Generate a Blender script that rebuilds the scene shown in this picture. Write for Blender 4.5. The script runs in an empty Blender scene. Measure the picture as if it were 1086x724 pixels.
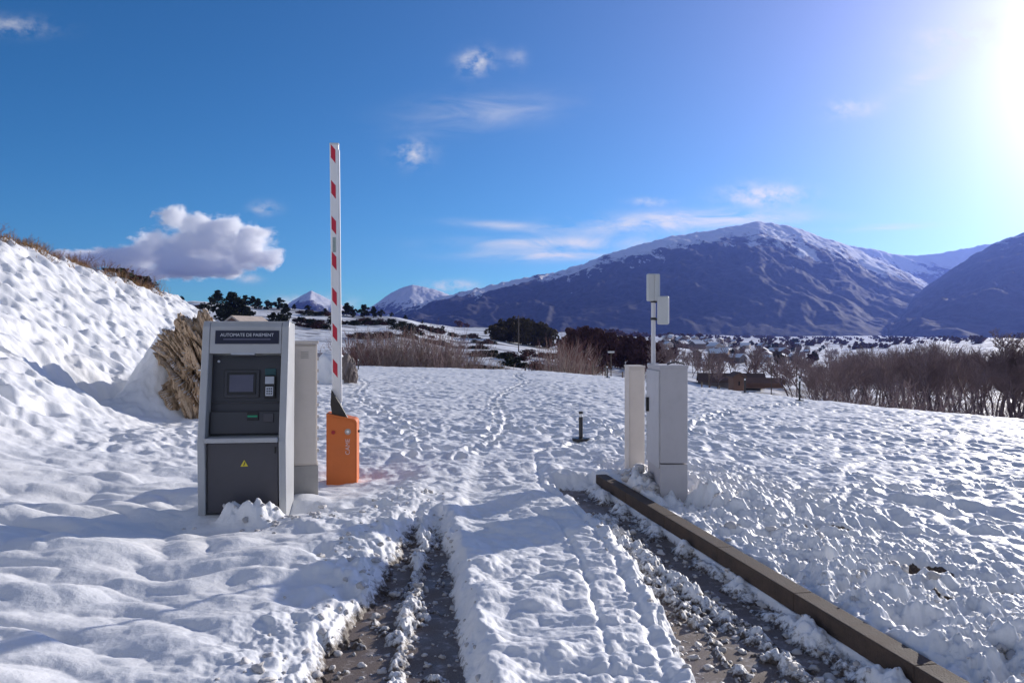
import bpy, bmesh, math, random
import numpy as np
from mathutils import Vector, Matrix, Euler, noise as mnoise

R = math.radians
random.seed(7)
scene = bpy.context.scene
COL = scene.collection
F, CX, CY, CAM = 820.0, 543.0, 362.0, 1.6
SUN_AZ, SUN_EL = R(43), R(17)

# ------------------------------------------------------------------ helpers
def P(px, py, Y):
    return Vector(((px - CX) / F * Y, Y, CAM - (py - CY) / F * Y))

def link(o, parent=None):
    COL.objects.link(o)
    if parent is not None:
        o.parent = parent
    return o

def tag(o, label=None, cat=None, group=None, kind=None):
    if label: o['label'] = label
    if cat: o['category'] = cat
    if group: o['group'] = group
    if kind: o['kind'] = kind
    return o

def empty(name, loc, rz=0, label=None, cat=None, group=None):
    o = bpy.data.objects.new(name, None)
    o.empty_display_size = 0.1
    o.location = loc
    o.rotation_euler = (0, 0, rz)
    link(o)
    return tag(o, label, cat, group)

def obj(name, bm, mats, parent=None, smooth=False, loc=None, rot=None):
    me = bpy.data.meshes.new(name)
    bm.normal_update()
    bm.to_mesh(me)
    bm.free()
    for m in (mats if isinstance(mats, (list, tuple)) else [mats]):
        me.materials.append(m)
    if smooth:
        me.polygons.foreach_set('use_smooth', [True] * len(me.polygons))
    o = bpy.data.objects.new(name, me)
    link(o, parent)
    if loc is not None: o.location = loc
    if rot is not None: o.rotation_euler = rot
    return o

def np_mesh(name, verts, faces, mats, parent=None, smooth=True, midx=None):
    """verts (n,3), faces (m,k) arrays -> one mesh object"""
    verts = np.asarray(verts, np.float32); faces = np.asarray(faces, np.int32)
    me = bpy.data.meshes.new(name)
    me.vertices.add(len(verts)); me.vertices.foreach_set('co', verts.ravel())
    k = faces.shape[1]
    me.loops.add(faces.size); me.loops.foreach_set('vertex_index', faces.ravel())
    me.polygons.add(len(faces))
    me.polygons.foreach_set('loop_start', np.arange(0, faces.size, k, dtype=np.int32))
    me.polygons.foreach_set('loop_total', np.full(len(faces), k, np.int32))
    if smooth: me.polygons.foreach_set('use_smooth', np.ones(len(faces), bool))
    for m in (mats if isinstance(mats, (list, tuple)) else [mats]): me.materials.append(m)
    if midx is not None: me.polygons.foreach_set('material_index', np.asarray(midx, np.int32))
    me.update(calc_edges=True); me.validate()
    o = bpy.data.objects.new(name, me)
    return link(o, parent)

def bevel(bm, w, seg=2):
    if w > 0:
        bmesh.ops.bevel(bm, geom=list(bm.edges), offset=w, segments=seg, affect='EDGES', profile=0.5)
    return bm

def add_box(bm, c, s, rot=None):
    r = bmesh.ops.create_cube(bm, size=1.0)
    M = Matrix.Translation(c) @ (rot.to_matrix().to_4x4() if rot else Matrix()) @ Matrix.Diagonal((s[0], s[1], s[2], 1))
    bmesh.ops.transform(bm, matrix=M, verts=r['verts'])
    return r['verts']

def box(c, s, b=0.0, rot=None):
    bm = bmesh.new(); add_box(bm, c, s, rot); return bevel(bm, b)

def add_tube(bm, a, b, r0, r1=None, n=10, cap=True):
    a, b = Vector(a), Vector(b); d = b - a
    L = d.length
    q = Vector((0, 0, 1)).rotation_difference(d.normalized())
    M = Matrix.Translation((a + b) / 2) @ q.to_matrix().to_4x4()
    return bmesh.ops.create_cone(bm, cap_ends=cap, segments=n, radius1=r0, radius2=r0 if r1 is None else r1, depth=L, matrix=M)['verts']

def tube(a, b, r0, r1=None, n=12):
    bm = bmesh.new(); add_tube(bm, a, b, r0, r1, n); return bm

def prism(pts, y0, y1, b=0.0):
    """outline in local x,z extruded along y"""
    bm = bmesh.new()
    v0 = [bm.verts.new((x, y0, z)) for x, z in pts]
    v1 = [bm.verts.new((x, y1, z)) for x, z in pts]
    n = len(pts)
    bm.faces.new(v0); bm.faces.new(v1[::-1])
    for i in range(n): bm.faces.new((v0[(i + 1) % n], v0[i], v1[i], v1[(i + 1) % n]))
    bmesh.ops.recalc_face_normals(bm, faces=bm.faces)
    return bevel(bm, b)

def side_prism(pts, x0, x1, b=0.0):
    """outline in local y,z extruded along x"""
    bm = bmesh.new()
    v0 = [bm.verts.new((x0, y, z)) for y, z in pts]
    v1 = [bm.verts.new((x1, y, z)) for y, z in pts]
    n = len(pts)
    bm.faces.new(v0); bm.faces.new(v1[::-1])
    for i in range(n): bm.faces.new((v0[(i + 1) % n], v0[i], v1[i], v1[(i + 1) % n]))
    bmesh.ops.recalc_face_normals(bm, faces=bm.faces)
    return bevel(bm, b)

def text_mesh(name, s, size, mat, parent, loc, rot, depth=0.0008, spacing=1.0, bold=0.0):
    cu = bpy.data.curves.new(name, 'FONT')
    cu.body = s; cu.size = size; cu.align_x = 'CENTER'; cu.align_y = 'CENTER'
    cu.extrude = depth; cu.space_character = spacing; cu.offset = bold
    t = bpy.data.objects.new(name, cu); link(t)
    dg = bpy.context.evaluated_depsgraph_get()
    me = bpy.data.meshes.new_from_object(t.evaluated_get(dg))
    bpy.data.objects.remove(t)
    me.materials.clear(); me.materials.append(mat)
    o = bpy.data.objects.new(name, me); link(o, parent)
    o.location = loc; o.rotation_euler = rot
    return o

# ------------------------------------------------------------------ numpy noise
def _hash(ix, iy, seed):
    h = (ix.astype(np.int64) * 374761393 + iy.astype(np.int64) * 668265263 + seed * 1274126177) & 0xFFFFFFFF
    h = ((h ^ (h >> 13)) * 1274126177) & 0xFFFFFFFF
    return (h ^ (h >> 16)) & 0xFFFF

_ANG = np.linspace(0, 2 * np.pi, 256, endpoint=False)
_GX, _GY = np.cos(_ANG), np.sin(_ANG)

def perlin(x, y, seed=0):
    ix = np.floor(x).astype(np.int64); iy = np.floor(y).astype(np.int64)
    fx = x - ix; fy = y - iy
    u = fx * fx * fx * (fx * (fx * 6 - 15) + 10); v = fy * fy * fy * (fy * (fy * 6 - 15) + 10)
    def g(dx, dy):
        h = _hash(ix + dx, iy + dy, seed) & 255
        return _GX[h] * (fx - dx) + _GY[h] * (fy - dy)
    a = g(0, 0); b = g(1, 0); c = g(0, 1); d = g(1, 1)
    return ((a + (b - a) * u) * (1 - v) + (c + (d - c) * u) * v) * 1.5

def fbm(x, y, seed=0, o=4, gain=0.5, lac=2.03):
    s = np.zeros_like(x); a = 1.0
    for i in range(o):
        s += a * perlin(x, y, seed + i * 17); a *= gain; x = x * lac + 3.7; y = y * lac - 1.3
    return s

def ridged(x, y, seed=0, o=4, gain=0.5):
    s = np.zeros_like(x); a = 1.0
    for i in range(o):
        s += a * (1 - np.abs(perlin(x, y, seed + i * 13)) * 1.8); a *= gain; x = x * 2.1 + 5.2; y = y * 2.1 + 1.7
    return s

def worley(x, y, seed=0):
    ix = np.floor(x).astype(np.int64); iy = np.floor(y).astype(np.int64)
    best = np.full(x.shape, 9.0)
    for dx in (-1, 0, 1):
        for dy in (-1, 0, 1):
            h = _hash(ix + dx, iy + dy, seed)
            cx = ix + dx + (h & 255) / 255.0; cy = iy + dy + ((h >> 8) & 255) / 255.0
            best = np.minimum(best, (x - cx) ** 2 + (y - cy) ** 2)
    return np.sqrt(best)

def sstep(a, b, x):
    t = np.clip((x - a) / (b - a), 0, 1); return t * t * (3 - 2 * t)

def interp_ex(y, ys, xs):
    """np.interp with linear extrapolation at the near end"""
    r = np.interp(y, ys, xs)
    s = (xs[1] - xs[0]) / (ys[1] - ys[0])
    return np.where(y < ys[0], xs[0] + (y - ys[0]) * s, r)

def ground_line(pix, z):
    pts = []
    for px, py in pix:
        Y = (CAM - z) * F / (py - CY); pts.append((Y, (px - CX) / F * Y))
    pts.sort()
    return np.array([p[0] for p in pts]), np.array([p[1] for p in pts])

# ------------------------------------------------------------------ terrain heights
K_FAR, K_NEAR = (0.90, 8.35), (1.79, 3.35)         # kerb, road-side edge of its top
KDX = (K_NEAR[0] - K_FAR[0]) / (K_NEAR[1] - K_FAR[1])
def kerb_x(Y): return K_FAR[0] + (Y - K_FAR[1]) * KDX
RR_L = ground_line([(585, 513), (603, 525), (640, 556), (668, 590), (697, 640), (735, 718)], 0.09)
LR_L = ground_line([(440, 541), (432, 565), (418, 590), (398, 620), (362, 665), (322, 718)], 0.09)
LR_R = ground_line([(470, 541), (477, 565), (484, 600), (493, 650), (506, 718)], 0.09)
LR_M = ground_line([(448, 560), (442, 600), (432, 650), (418, 718)], 0.04)
RR_M1 = ground_line([(650, 560), (700, 600), (775, 655), (868, 718)], 0.04)
RR_M2 = ground_line([(640, 565), (690, 610), (735, 655), (795, 718)], 0.03)

T_PX = np.array([-500, 0, 150, 200, 300, 400, 500, 600, 700, 800, 900, 1000, 1100, 1600], float)
T_D = np.array([60, 100, 160, 250, 400, 700, 1200, 2000, 3500, 9000], float)
T_PY = np.array([
    [425, 420, 415, 410, 405, 403, 408, 416, 428, 440, 449, 454, 458, 458],
    [392, 390, 387, 386, 384, 385, 390, 397, 408, 418, 430, 436, 440, 440],
    [370, 368, 365, 362, 363, 365, 376, 386, 396, 405, 412, 412, 412, 412],
    [343, 342, 342, 342, 345, 350, 365, 376, 387, 394, 398, 394, 392, 392],
    [316, 316, 318, 320, 326, 335, 353, 366, 378, 385, 387, 381, 379, 379],
    [322, 322, 323, 325, 331, 338, 346, 356, 366, 374, 378, 371, 366, 364],
    [338, 338, 340, 340, 342, 345, 348, 352, 358, 364, 366, 361, 358, 357],
    [348, 348, 350, 350, 352, 353, 354, 355, 357, 359, 360, 360, 360, 360],
    [356] * 14, [360] * 14], float)

def far_height(px, D):
    L = np.log(D)
    xs = np.log(T_D)
    c = np.clip(px, T_PX[0], T_PX[-1])
    i = np.clip(np.searchsorted(T_PX, c) - 1, 0, len(T_PX) - 2)
    t = (c - T_PX[i]) / (T_PX[i + 1] - T_PX[i]); t = t * t * (3 - 2 * t)
    j = np.clip(np.searchsorted(xs, L) - 1, 0, len(xs) - 2)
    s = np.clip((L - xs[j]) / (xs[j + 1] - xs[j]), 0, 1); s = s * s * (3 - 2 * s) * 0.35 + s * 0.65
    a = T_PY[j, i] * (1 - t) + T_PY[j, i + 1] * t
    b = T_PY[j + 1, i] * (1 - t) + T_PY[j + 1, i + 1] * t
    py = a * (1 - s) + b * s
    return CAM - (py - CY) / F * D

E_PX = np.array([-500, 200, 360, 430, 520, 640, 740, 850, 950, 1086, 1300, 2500], float)
E_Y = np.array([46, 46, 43, 42, 40, 36, 30, 25, 22, 19.5, 16, 14], float)

TRAILS = [(-0.6, 9.6, 0.6, 36), (0.4, 10.2, 9.0, 24), (-1.2, 9.8, -6.2, 30), (1.9, 9.2, 1.1, 15.5), (2.4, 7.6, 8.5, 11.0), (-3.0, 9.0, -4.6, 13.0), (4.2, 6.4, 3.0, 14.0)]

def field_height(X, Y):
    zf = 0.13 - 0.055 * np.where(X > 1.5, (X - 1.5), 0) + 0.012 * np.clip(-X, 0, 20)
    zf = zf + 0.0022 * np.clip(X - 9, 0, 60) ** 1.5
    return zf

def terrain(X, Y, detail=True):
    """returns snow height, dirt"""
    X = np.asarray(X, float); Y = np.asarray(Y, float)
    r = np.hypot(X, Y)
    th = np.clip(np.arctan2(X, Y), -1.12, 1.12)
    px = CX + F * np.tan(th); D = np.maximum(r * np.cos(th), 0.1)
    z = field_height(X, Y)
    # gentle bank to the left of the road, then the big bank
    lrx = interp_ex(Y, *LR_L)
    dl = lrx - X                                      # distance left of the left rut
    z = z + np.where(dl > 0, 0.22 * sstep(2.3, 5.0, dl) * (1 - sstep(9, 14, Y)), 0)
    foot = np.interp(Y, [-4, 3, 5, 7.7, 9.9, 12, 13.6, 15, 24, 30, 60], [-4.2, -4.4, -4.6, -5.2, -5.1, -5.4, -5.75, -5.8, -5.85, -8.5, -24])
    u = foot - X
    cap = np.interp(Y, [-10, 8, 14, 16, 18.5, 22, 26, 32, 60], [2.2, 3.1, 3.65, 3.8, 3.6, 3.05, 2.35, 1.6, 1.0])
    ramp = np.where(u > 0, 0.72 * (np.sqrt(u * u + 0.64) - 0.8), 0)
    k = 0.25
    hh = np.clip(0.5 + 0.5 * (cap - ramp) / k, 0, 1)
    bank = np.maximum(cap * (1 - hh) + ramp * hh - k * hh * (1 - hh), 0) * np.where(u > 0, 1, 0)
    knob = 1.55 * np.exp(-((X + 6.25) / 0.62) ** 2 - ((Y - 14.3) / 1.0) ** 2)
    hollow = -0.55 * np.exp(-((X + 7.2) / 0.5) ** 2 - ((Y - 13.2) / 1.1) ** 2)
    z = z + bank + knob + hollow
    bm_ = sstep(0.1, 1.4, u) * (r < 80)
    near = (r < 70)
    ye = np.interp(px, E_PX, E_Y)
    isfar = sstep(0, 10, D - ye) * (1 - bm_ * (D < 46))
    dirt = np.zeros_like(z)
    if detail:
        m = r < 60
        x, y = X[m], Y[m]; uu = u[m]; dd = r[m]; kx = kerb_x(y); dk = x - kx; dl_ = dl[m]
        wx = x + 0.10 * perlin(x * 2.1, y * 2.1, 91); wy = y + 0.10 * perlin(x * 2.1 + 9, y * 2.1, 92)
        # pillowy undulation (left foreground)
        sm = 0.085 * perlin(wx * 0.8 + 0.5 * wy, wy * 1.4, 1) + 0.085 * (np.abs(perlin(wx * 1.25 + .4 * wy, wy * 2.4, 2)) - 0.3) \
            + 0.034 * np.abs(perlin(wx * 2.3, wy * 3.6, 3)) + 0.004 * fbm(x * 9, y * 9, 4, 3)
        # trampled field: footprints, lumps, ridges
        w1 = worley(wx * 2.6, wy * 2.6, 5); w2 = worley(wx * 4.6 + 7, wy * 4.6, 6)
        mod = (0.75 + 0.75 * fbm(x * 0.33, y * 0.5, 81, 2)).clip(0.25, 1.4)
        tr = 0.056 * mod * (sstep(0.05, 0.52, w1) - 0.6) + 0.026 * mod * (sstep(0.05, 0.5, w2) - 0.6) + 0.05 * perlin(wx * 0.9, wy * 1.5, 7) \
            + 0.020 * fbm(x * 5.5, y * 5.5, 8, 3)
        # bank ripples running down slope to the right
        a = R(32); xr = wx * math.cos(a) + wy * math.sin(a); yr = -wx * math.sin(a) + wy * math.cos(a)
        bk = 0.13 * (ridged(xr * 0.55, yr * 1.5, 9, 3, .6) - 1.2) + 0.10 * (sstep(0.0, 0.5, worley(wx * 1.7, wy * 1.7, 11)) - 0.6) + 0.05 * (sstep(0.0, 0.5, worley(wx * 3.4, wy * 3.4, 13)) - 0.6) + 0.035 * fbm(x * 3.5, y * 3.5, 12, 3)
        wl = sstep(0.15, 1.2, dl_) * (1 - sstep(7.6, 9.5, y))          # smooth left zone
        wb = sstep(-0.2, 1.6, uu)
        base = tr * (1 - wl) + sm * wl
        base = base * (1 - wb) + bk * wb + 0.07 * fbm(x * 2.6, y * 2.6, 83, 4, .55) * np.exp(-((x + 6.4) / 1.0) ** 2 - ((y - 14) / 1.6) ** 2)
        amp = 1 - 0.45 * sstep(10, 36, dd) * (1 - wb)
        h = z[m] + base * amp
        for (x0, y0, x1, y1) in TRAILS:
            L = math.hypot(x1 - x0, y1 - y0); n_ = int(L / 0.36)
            tx, ty = (x1 - x0) / L, (y1 - y0) / L
            al = (x - x0) * tx + (y - y0) * ty; ac = -(x - x0) * ty + (y - y0) * tx + 0.25 * np.sin(al * 0.45)
            kk = np.floor(al / 0.36); sidef = np.where(kk % 2 == 0, 0.10, -0.10)
            e = ((al / 0.36 - kk - 0.5) * 0.36 / 0.14) ** 2 + ((ac - sidef) / 0.075) ** 2
            inside = (al > 0) & (al < L)
            h = h - np.where(inside, 0.09 * np.exp(-e * e) - 0.022 * np.exp(-(e - 2.2) ** 2), 0)
        ln = (y - (14.6 - 0.16 * (x - 3.5))) / 0.16
        h = h - np.where((x > 2.2) & (x < 14), 0.07 * np.exp(-ln * ln) - 0.04 * np.exp(-(np.abs(ln) - 1.9) ** 2), 0)
        # ---- the lane
        lane_in = (1 - sstep(9.2, 11.0, y))
        clod = 0.5 + 0.5 * fbm(x * 7, y * 7, 21, 4, 0.6); clod = np.clip(clod, 0, 1.3)
        clod2 = np.clip(fbm(x * 13, y * 13, 25, 3, 0.6), -1, 1)
        wx2 = x + 0.035 * perlin(x * 9, y * 9, 71); wy2 = y + 0.035 * perlin(x * 9 + 5, y * 9, 72)
        dome = lambda k, sd, rr=0.5: np.sqrt(np.clip(rr * rr - worley(wx2 * k, wy2 * k, sd) ** 2, 0, 1)) * 0.5
        wclod = dome(5.2, 23) * (0.6 + 0.6 * perlin(x * 1.7, y * 1.7, 24).clip(-1, 1)) + 0.45 * dome(10.5, 27) + 0.22 * dome(21.0, 28)
        wclod = wclod.clip(0, 1)
        # between the ruts: smooth-topped packed snow with tyre tread
        lrR = interp_ex(y, *LR_R); rrL = interp_ex(y, *RR_L); lrL = interp_ex(y, *LR_L)
        mid = sstep(-0.05, 0.20, x - lrR) * (1 - sstep(-0.12, 0.05, x - rrL)) * lane_in
        t_ = (x - lrR) / np.maximum(rrL - lrR, 0.2)
        tread = 0.0055 * (0.5 + 0.8 * perlin(x * 2.5, y * 2.5, 36)).clip(0, 1) * np.sin(y * 2 * np.pi / 0.085 + 2.2 * np.sign(np.sin((x - rrL) * 48))) * np.exp(-((x - rrL + 0.22) / 0.13) ** 2) * (1 - sstep(6.0, 6.8, y))
        groove = -0.022 * np.exp(-((x - rrL + 0.36) / 0.020) ** 2) * (1 - sstep(6.2, 7.0, y)) - 0.02 * np.exp(-((x - rrL + 0.12) / 0.025) ** 2)
        lump = 0.040 * perlin(wx * 1.8, wy * 2.3, 31) + 0.050 * (np.abs(perlin(wx * 2.8, wy * 4.2, 32)) - .2) + 0.012 * fbm(x * 8, y * 10, 33, 3)
        hmid = 0.100 + lump + (tread + groove) * sstep(0.5, 0.7, t_) + 0.03 * np.exp(-((x - lrR - 0.10) / 0.09) ** 2) + 0.10 * wclod * np.exp(-((x - lrR) / 0.16) ** 2) + 0.05 * wclod * sstep(.55, .75, perlin(x * 1.1, y * 1.1, 35) + .5)
        h = h * (1 - mid) + hmid * mid
        # clod bank at the left of the left rut
        lb = np.exp(-((dl_ - 0.20) / 0.26) ** 2) * (1 - sstep(7.2, 8.2, y)) * (y > 1)
        pile = (0.55 + 0.9 * perlin(x * 1.3, y * 1.3, 73)).clip(0.1, 1.5); crag = ridged(wx2 * 6.0, wy2 * 6.0, 74, 3, .55) - 1.0
        h = h + lb * pile * (0.015 + 0.09 * wclod + 0.018 * crag + 0.05 * (clod - 0.5)) - 0.05 * np.exp(-(dl_ / 0.5) ** 2) * sstep(0.0, 0.1, dl_) * (1 - sstep(6.2, 7.4, y)) * (y > 1)
        # clod bank to the right of the kerb
        rb = np.exp(-((dk - 0.62) / 0.42) ** 2) * (1 - sstep(7.6, 9.0, y)) * (dk > 0)
        h = h + rb * pile * (0.06 + 0.11 * wclod + 0.018 * crag + 0.05 * (clod - 0.5) + 0.12 * perlin(wx * 3.0, wy * 3.0, 78))
        rb2 = sstep(0.13, 0.3, dk) * (1 - sstep(1.6, 3.0, dk)) * (1 - sstep(9, 10.5, y))
        h = h + rb2 * (0.07 * (clod - 0.5) + 0.07 * wclod + 0.02 * crag)
        # ruts
        n1 = 0.05 * fbm(x * 5, y * 3, 41, 4, 0.6)
        mL = sstep(-0.16, 0.06, x - lrL + n1) * (1 - sstep(-0.08, 0.08, x - lrR + n1 * 0.5)) * (1 - sstep(6.3, 7.3, y + 2 * n1))
        mR = sstep(-0.05, 0.05, x - rrL + n1 * 0.8) * (1 - sstep(-0.03, 0.02, dk)) * (1 - sstep(8.2, 8.6, y + n1))
        ridL = np.exp(-((x - interp_ex(y, *LR_M) + n1 * .6) / 0.055) ** 2)
        floL = -0.030 + ridL * (0.045 + 0.012 * clod2 + 0.07 * wclod) + 0.016 * clod2 + 0.04 * wclod * (perlin(x * 2.2, y * 2.2, 29) > 0) + 0.018 * (ridged(wx2 * 5.0, wy2 * 3.0, 77, 3, .6) - 1.15) * sstep(0.0, 0.12, interp_ex(y, *LR_M) - x)
        slushp = sstep(-0.05, 0.35, fbm(x * 2.6, y * 1.6, 79, 3))
        floL = floL + slushp * (0.020 + 0.014 * clod2 + 0.03 * wclod)
        floL = floL + 0.030 * sstep(5.4, 6.6, y)
        m1 = interp_ex(y, *RR_M1); m2 = interp_ex(y, *RR_M2)
        ridR = np.exp(-((x - m1 + n1) / 0.085) ** 2) * (0.050 + 0.014 * clod2 + 0.09 * wclod) + np.exp(-((x - m2 + n1) / 0.07) ** 2) * (0.030 + 0.012 * clod2 + 0.07 * wclod)
        kfoot = np.exp(-((dk + 0.06) / 0.10) ** 2) * np.clip(0.06 + 0.10 * fbm(x * 3, y * 3, 47, 3), 0, 1)
        floR = -0.030 + ridR * (1 - sstep(6.6, 7.4, y)) + 0.016 * clod2 + slushp * (0.012 + 0.014 * clod2 + 0.03 * wclod) + kfoot + 0.025 * sstep(6.4, 6.9, y) * (1 - sstep(7.1, 7.6, y)) * clod
        h = h * (1 - mL) + floL * mL
        h = h * (1 - mR) + floR * mR
        # under the kerb the snow stays below its top
        uk = sstep(-0.02, 0.0, dk) * (1 - sstep(0.13, 0.16, dk)) * (1 - sstep(8.3, 8.4, y)) * (y > 0)
        h = h * (1 - uk) + np.minimum(h, 0.06) * uk
        # plough heaps by the kiosk and along the lane up to the barrier
        heap = 0.25 * np.exp(-(((x + 2.20) / 0.22) ** 4) - ((y - 6.50) / 0.15) ** 2) * (0.75 + 0.5 * perlin(x * 6, y * 6, 76)) + 0.06 * np.exp(-((x + 1.55) / 0.4) ** 2 - ((y - 6.3) / 0.3) ** 2) \
            + 0.05 * np.exp(-((x + 1.0) / 0.2) ** 2 - ((y - 7.6) / 0.8) ** 2)
        h = h - 0.13 * np.exp(-((x + 2.0) / 0.9) ** 2 - ((y - 8.3) / 1.0) ** 2) - 0.09 * np.exp(-((x + 2.5) / 0.7) ** 2 - ((y - 6.3) / 0.5) ** 2)
        h = h - 0.13 * np.exp(-((x - 1.58) / 0.22) ** 2 - ((y - 7.1) / 0.42) ** 2)
        h = h + heap * (0.75 + 0.15 * clod2 + 1.0 * wclod)
        # kerb-end clods by the cabinets
        h = h + 0.16 * np.exp(-((x - 1.28) / 0.10) ** 2 - ((y - 7.75) / 0.4) ** 2) * (0.6 + clod2 * .15 + 1.2 * wclod)
        # bare patches in the field
        for (cx, cy, sx, sy) in ((2.62, 6.35, 0.28, 0.10), (2.75, 5.2, .2, .12), (2.62, 4.6, .16, .08), (3.05, 4.85, .12, .06)):
            g = np.exp(-((x - cx + n1) / sx) ** 2 - ((y - cy + n1) / sy) ** 2)
            h = h - 0.14 * g
            dirt[m] = np.maximum(dirt[m], sstep(0.22, 0.42, g))
        z[m] = h
        slush = np.maximum(mL, mR)
        d_ = slush * (0.62 - 5 * np.clip(h, 0, 0.1)) + 0.22 * np.exp(-((dl_ - 0.02) / 0.10) ** 2) * (1 - sstep(6.6, 7.4, y)) + 0.30 * np.exp(-((dk - 0.28) / 0.12) ** 2) * (1 - sstep(7, 8, y)) * (fbm(x * 4, y * 4, 51, 2) > .1)
        dirt[m] = np.maximum(dirt[m], np.clip(d_, 0, 1))
    fz = far_height(px, D)
    if detail:
        mf = D > 30
        fx, fy = X[mf], Y[mf]
        fd = D[mf]
        n = 0.010 * fd * fbm(fx / (0.16 * fd.clip(60)), fy / (0.16 * fd.clip(60)), 61, 5) * sstep(35, 90, fd) * 0.25
        n2 = 0.6 * ridged(fx / 60, fy / 17, 63, 4) * sstep(60, 120, fd)
        q = fz.copy(); q[mf] += n + n2 - 0.6; fz = q
    # field edge falls away, then the valley
    fz = np.where(D < 60, np.minimum(fz, z - 0.02 - 0.10 * np.clip(D - ye, 0, 40)), fz)
    z = z * (1 - isfar) + fz * isfar
    return z, dirt

def ground_z(x, y):
    z, _ = terrain(np.array([float(x)]), np.array([float(y)]))
    return float(z[0])

# ------------------------------------------------------------------ materials
def new_mat(name):
    m = bpy.data.materials.new(name); m.use_nodes = True
    nt = m.node_tree; nt.nodes.clear()
    out = nt.nodes.new('ShaderNodeOutputMaterial')
    b = nt.nodes.new('ShaderNodeBsdfPrincipled')
    nt.links.new(b.outputs[0], out.inputs[0])
    return m, nt, b, out

def N(nt, t, **kw):
    n = nt.nodes.new(t)
    for k, v in kw.items():
        if k.startswith('i_'):
            key = k[2:]; key = int(key) if key.isdigit() else key
            n.inputs[key].default_value = v
        else: setattr(n, k, v)
    return n

def ramp(nt, fac, stops):
    r = nt.nodes.new('ShaderNodeValToRGB')
    el = r.color_ramp.elements
    while len(el) < len(stops): el.new(0.5)
    for e, (p, c) in zip(el, stops):
        e.position = p; e.color = c if len(c) == 4 else (*c, 1)
    nt.links.new(fac, r.inputs[0])
    return r

def mth(nt, op, a, b=None, c=None, clamp=False):
    n = nt.nodes.new('ShaderNodeMath'); n.operation = op; n.use_clamp = clamp
    for i, v in enumerate((a, b, c)):
        if v is None: continue
        if isinstance(v, (int, float)): n.inputs[i].default_value = v
        else: nt.links.new(v, n.inputs[i])
    return n.outputs[0]

def mixc(nt, fac, a, b):
    n = nt.nodes.new('ShaderNodeMix'); n.data_type = 'RGBA'
    for i, v in ((0, fac), (6, a), (7, b)):
        if isinstance(v, (int, float)): n.inputs[i].default_value = v
        elif isinstance(v, tuple): n.inputs[i].default_value = (*v, 1) if len(v) == 3 else v
        else: nt.links.new(v, n.inputs[i])
    return n.outputs[2]

def mat(name, col, rough=0.5, metal=0.0, var=0.12, scale=6.0, bump=0.0, bscale=60.0, dirt=0.0, coord='Object', spec=0.5, streak=False):
    m, nt, b, out = new_mat(name)
    tc = N(nt, 'ShaderNodeTexCoord')
    mp = N(nt, 'ShaderNodeMapping'); nt.links.new(tc.outputs[coord], mp.inputs[0])
    if streak: mp.inputs[3].default_value = (1, 1, 0.12)
    n1 = N(nt, 'ShaderNodeTexNoise', i_Scale=scale, i_Detail=6.0, i_Roughness=0.6)
    nt.links.new(mp.outputs[0], n1.inputs['Vector'])
    lo = tuple(c * (1 - var) for c in col); hi = tuple(min(1, c * (1 + var)) for c in col)
    r = ramp(nt, n1.outputs[0], [(0.3, lo), (0.7, hi)])
    c = r.outputs[0]
    if dirt > 0:
        n2 = N(nt, 'ShaderNodeTexNoise', i_Scale=scale * 2.7, i_Detail=8.0, i_Roughness=0.7)
        nt.links.new(mp.outputs[0], n2.inputs['Vector'])
        r2 = ramp(nt, n2.outputs[0], [(0.5, (0, 0, 0)), (0.72, (dirt, dirt, dirt))])
        c = mixc(nt, r2.outputs[0], c, tuple(x * 0.35 for x in col))
    nt.links.new(c, b.inputs['Base Color'])
    rr = ramp(nt, n1.outputs[0], [(0.2, (max(0, rough - 0.08),) * 3), (0.8, (min(1, rough + 0.08),) * 3)])
    nt.links.new(rr.outputs[0], b.inputs['Roughness'])
    b.inputs['Metallic'].default_value = metal
    b.inputs['Specular IOR Level'].default_value = spec
    if bump > 0:
        n3 = N(nt, 'ShaderNodeTexNoise', i_Scale=bscale, i_Detail=4.0)
        nt.links.new(tc.outputs[coord], n3.inputs['Vector'])
        bp = N(nt, 'ShaderNodeBump', i_Strength=bump, i_Distance=0.01)
        nt.links.new(n3.outputs[0], bp.inputs['Height']); nt.links.new(bp.outputs[0], b.inputs['Normal'])
    return m

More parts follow.
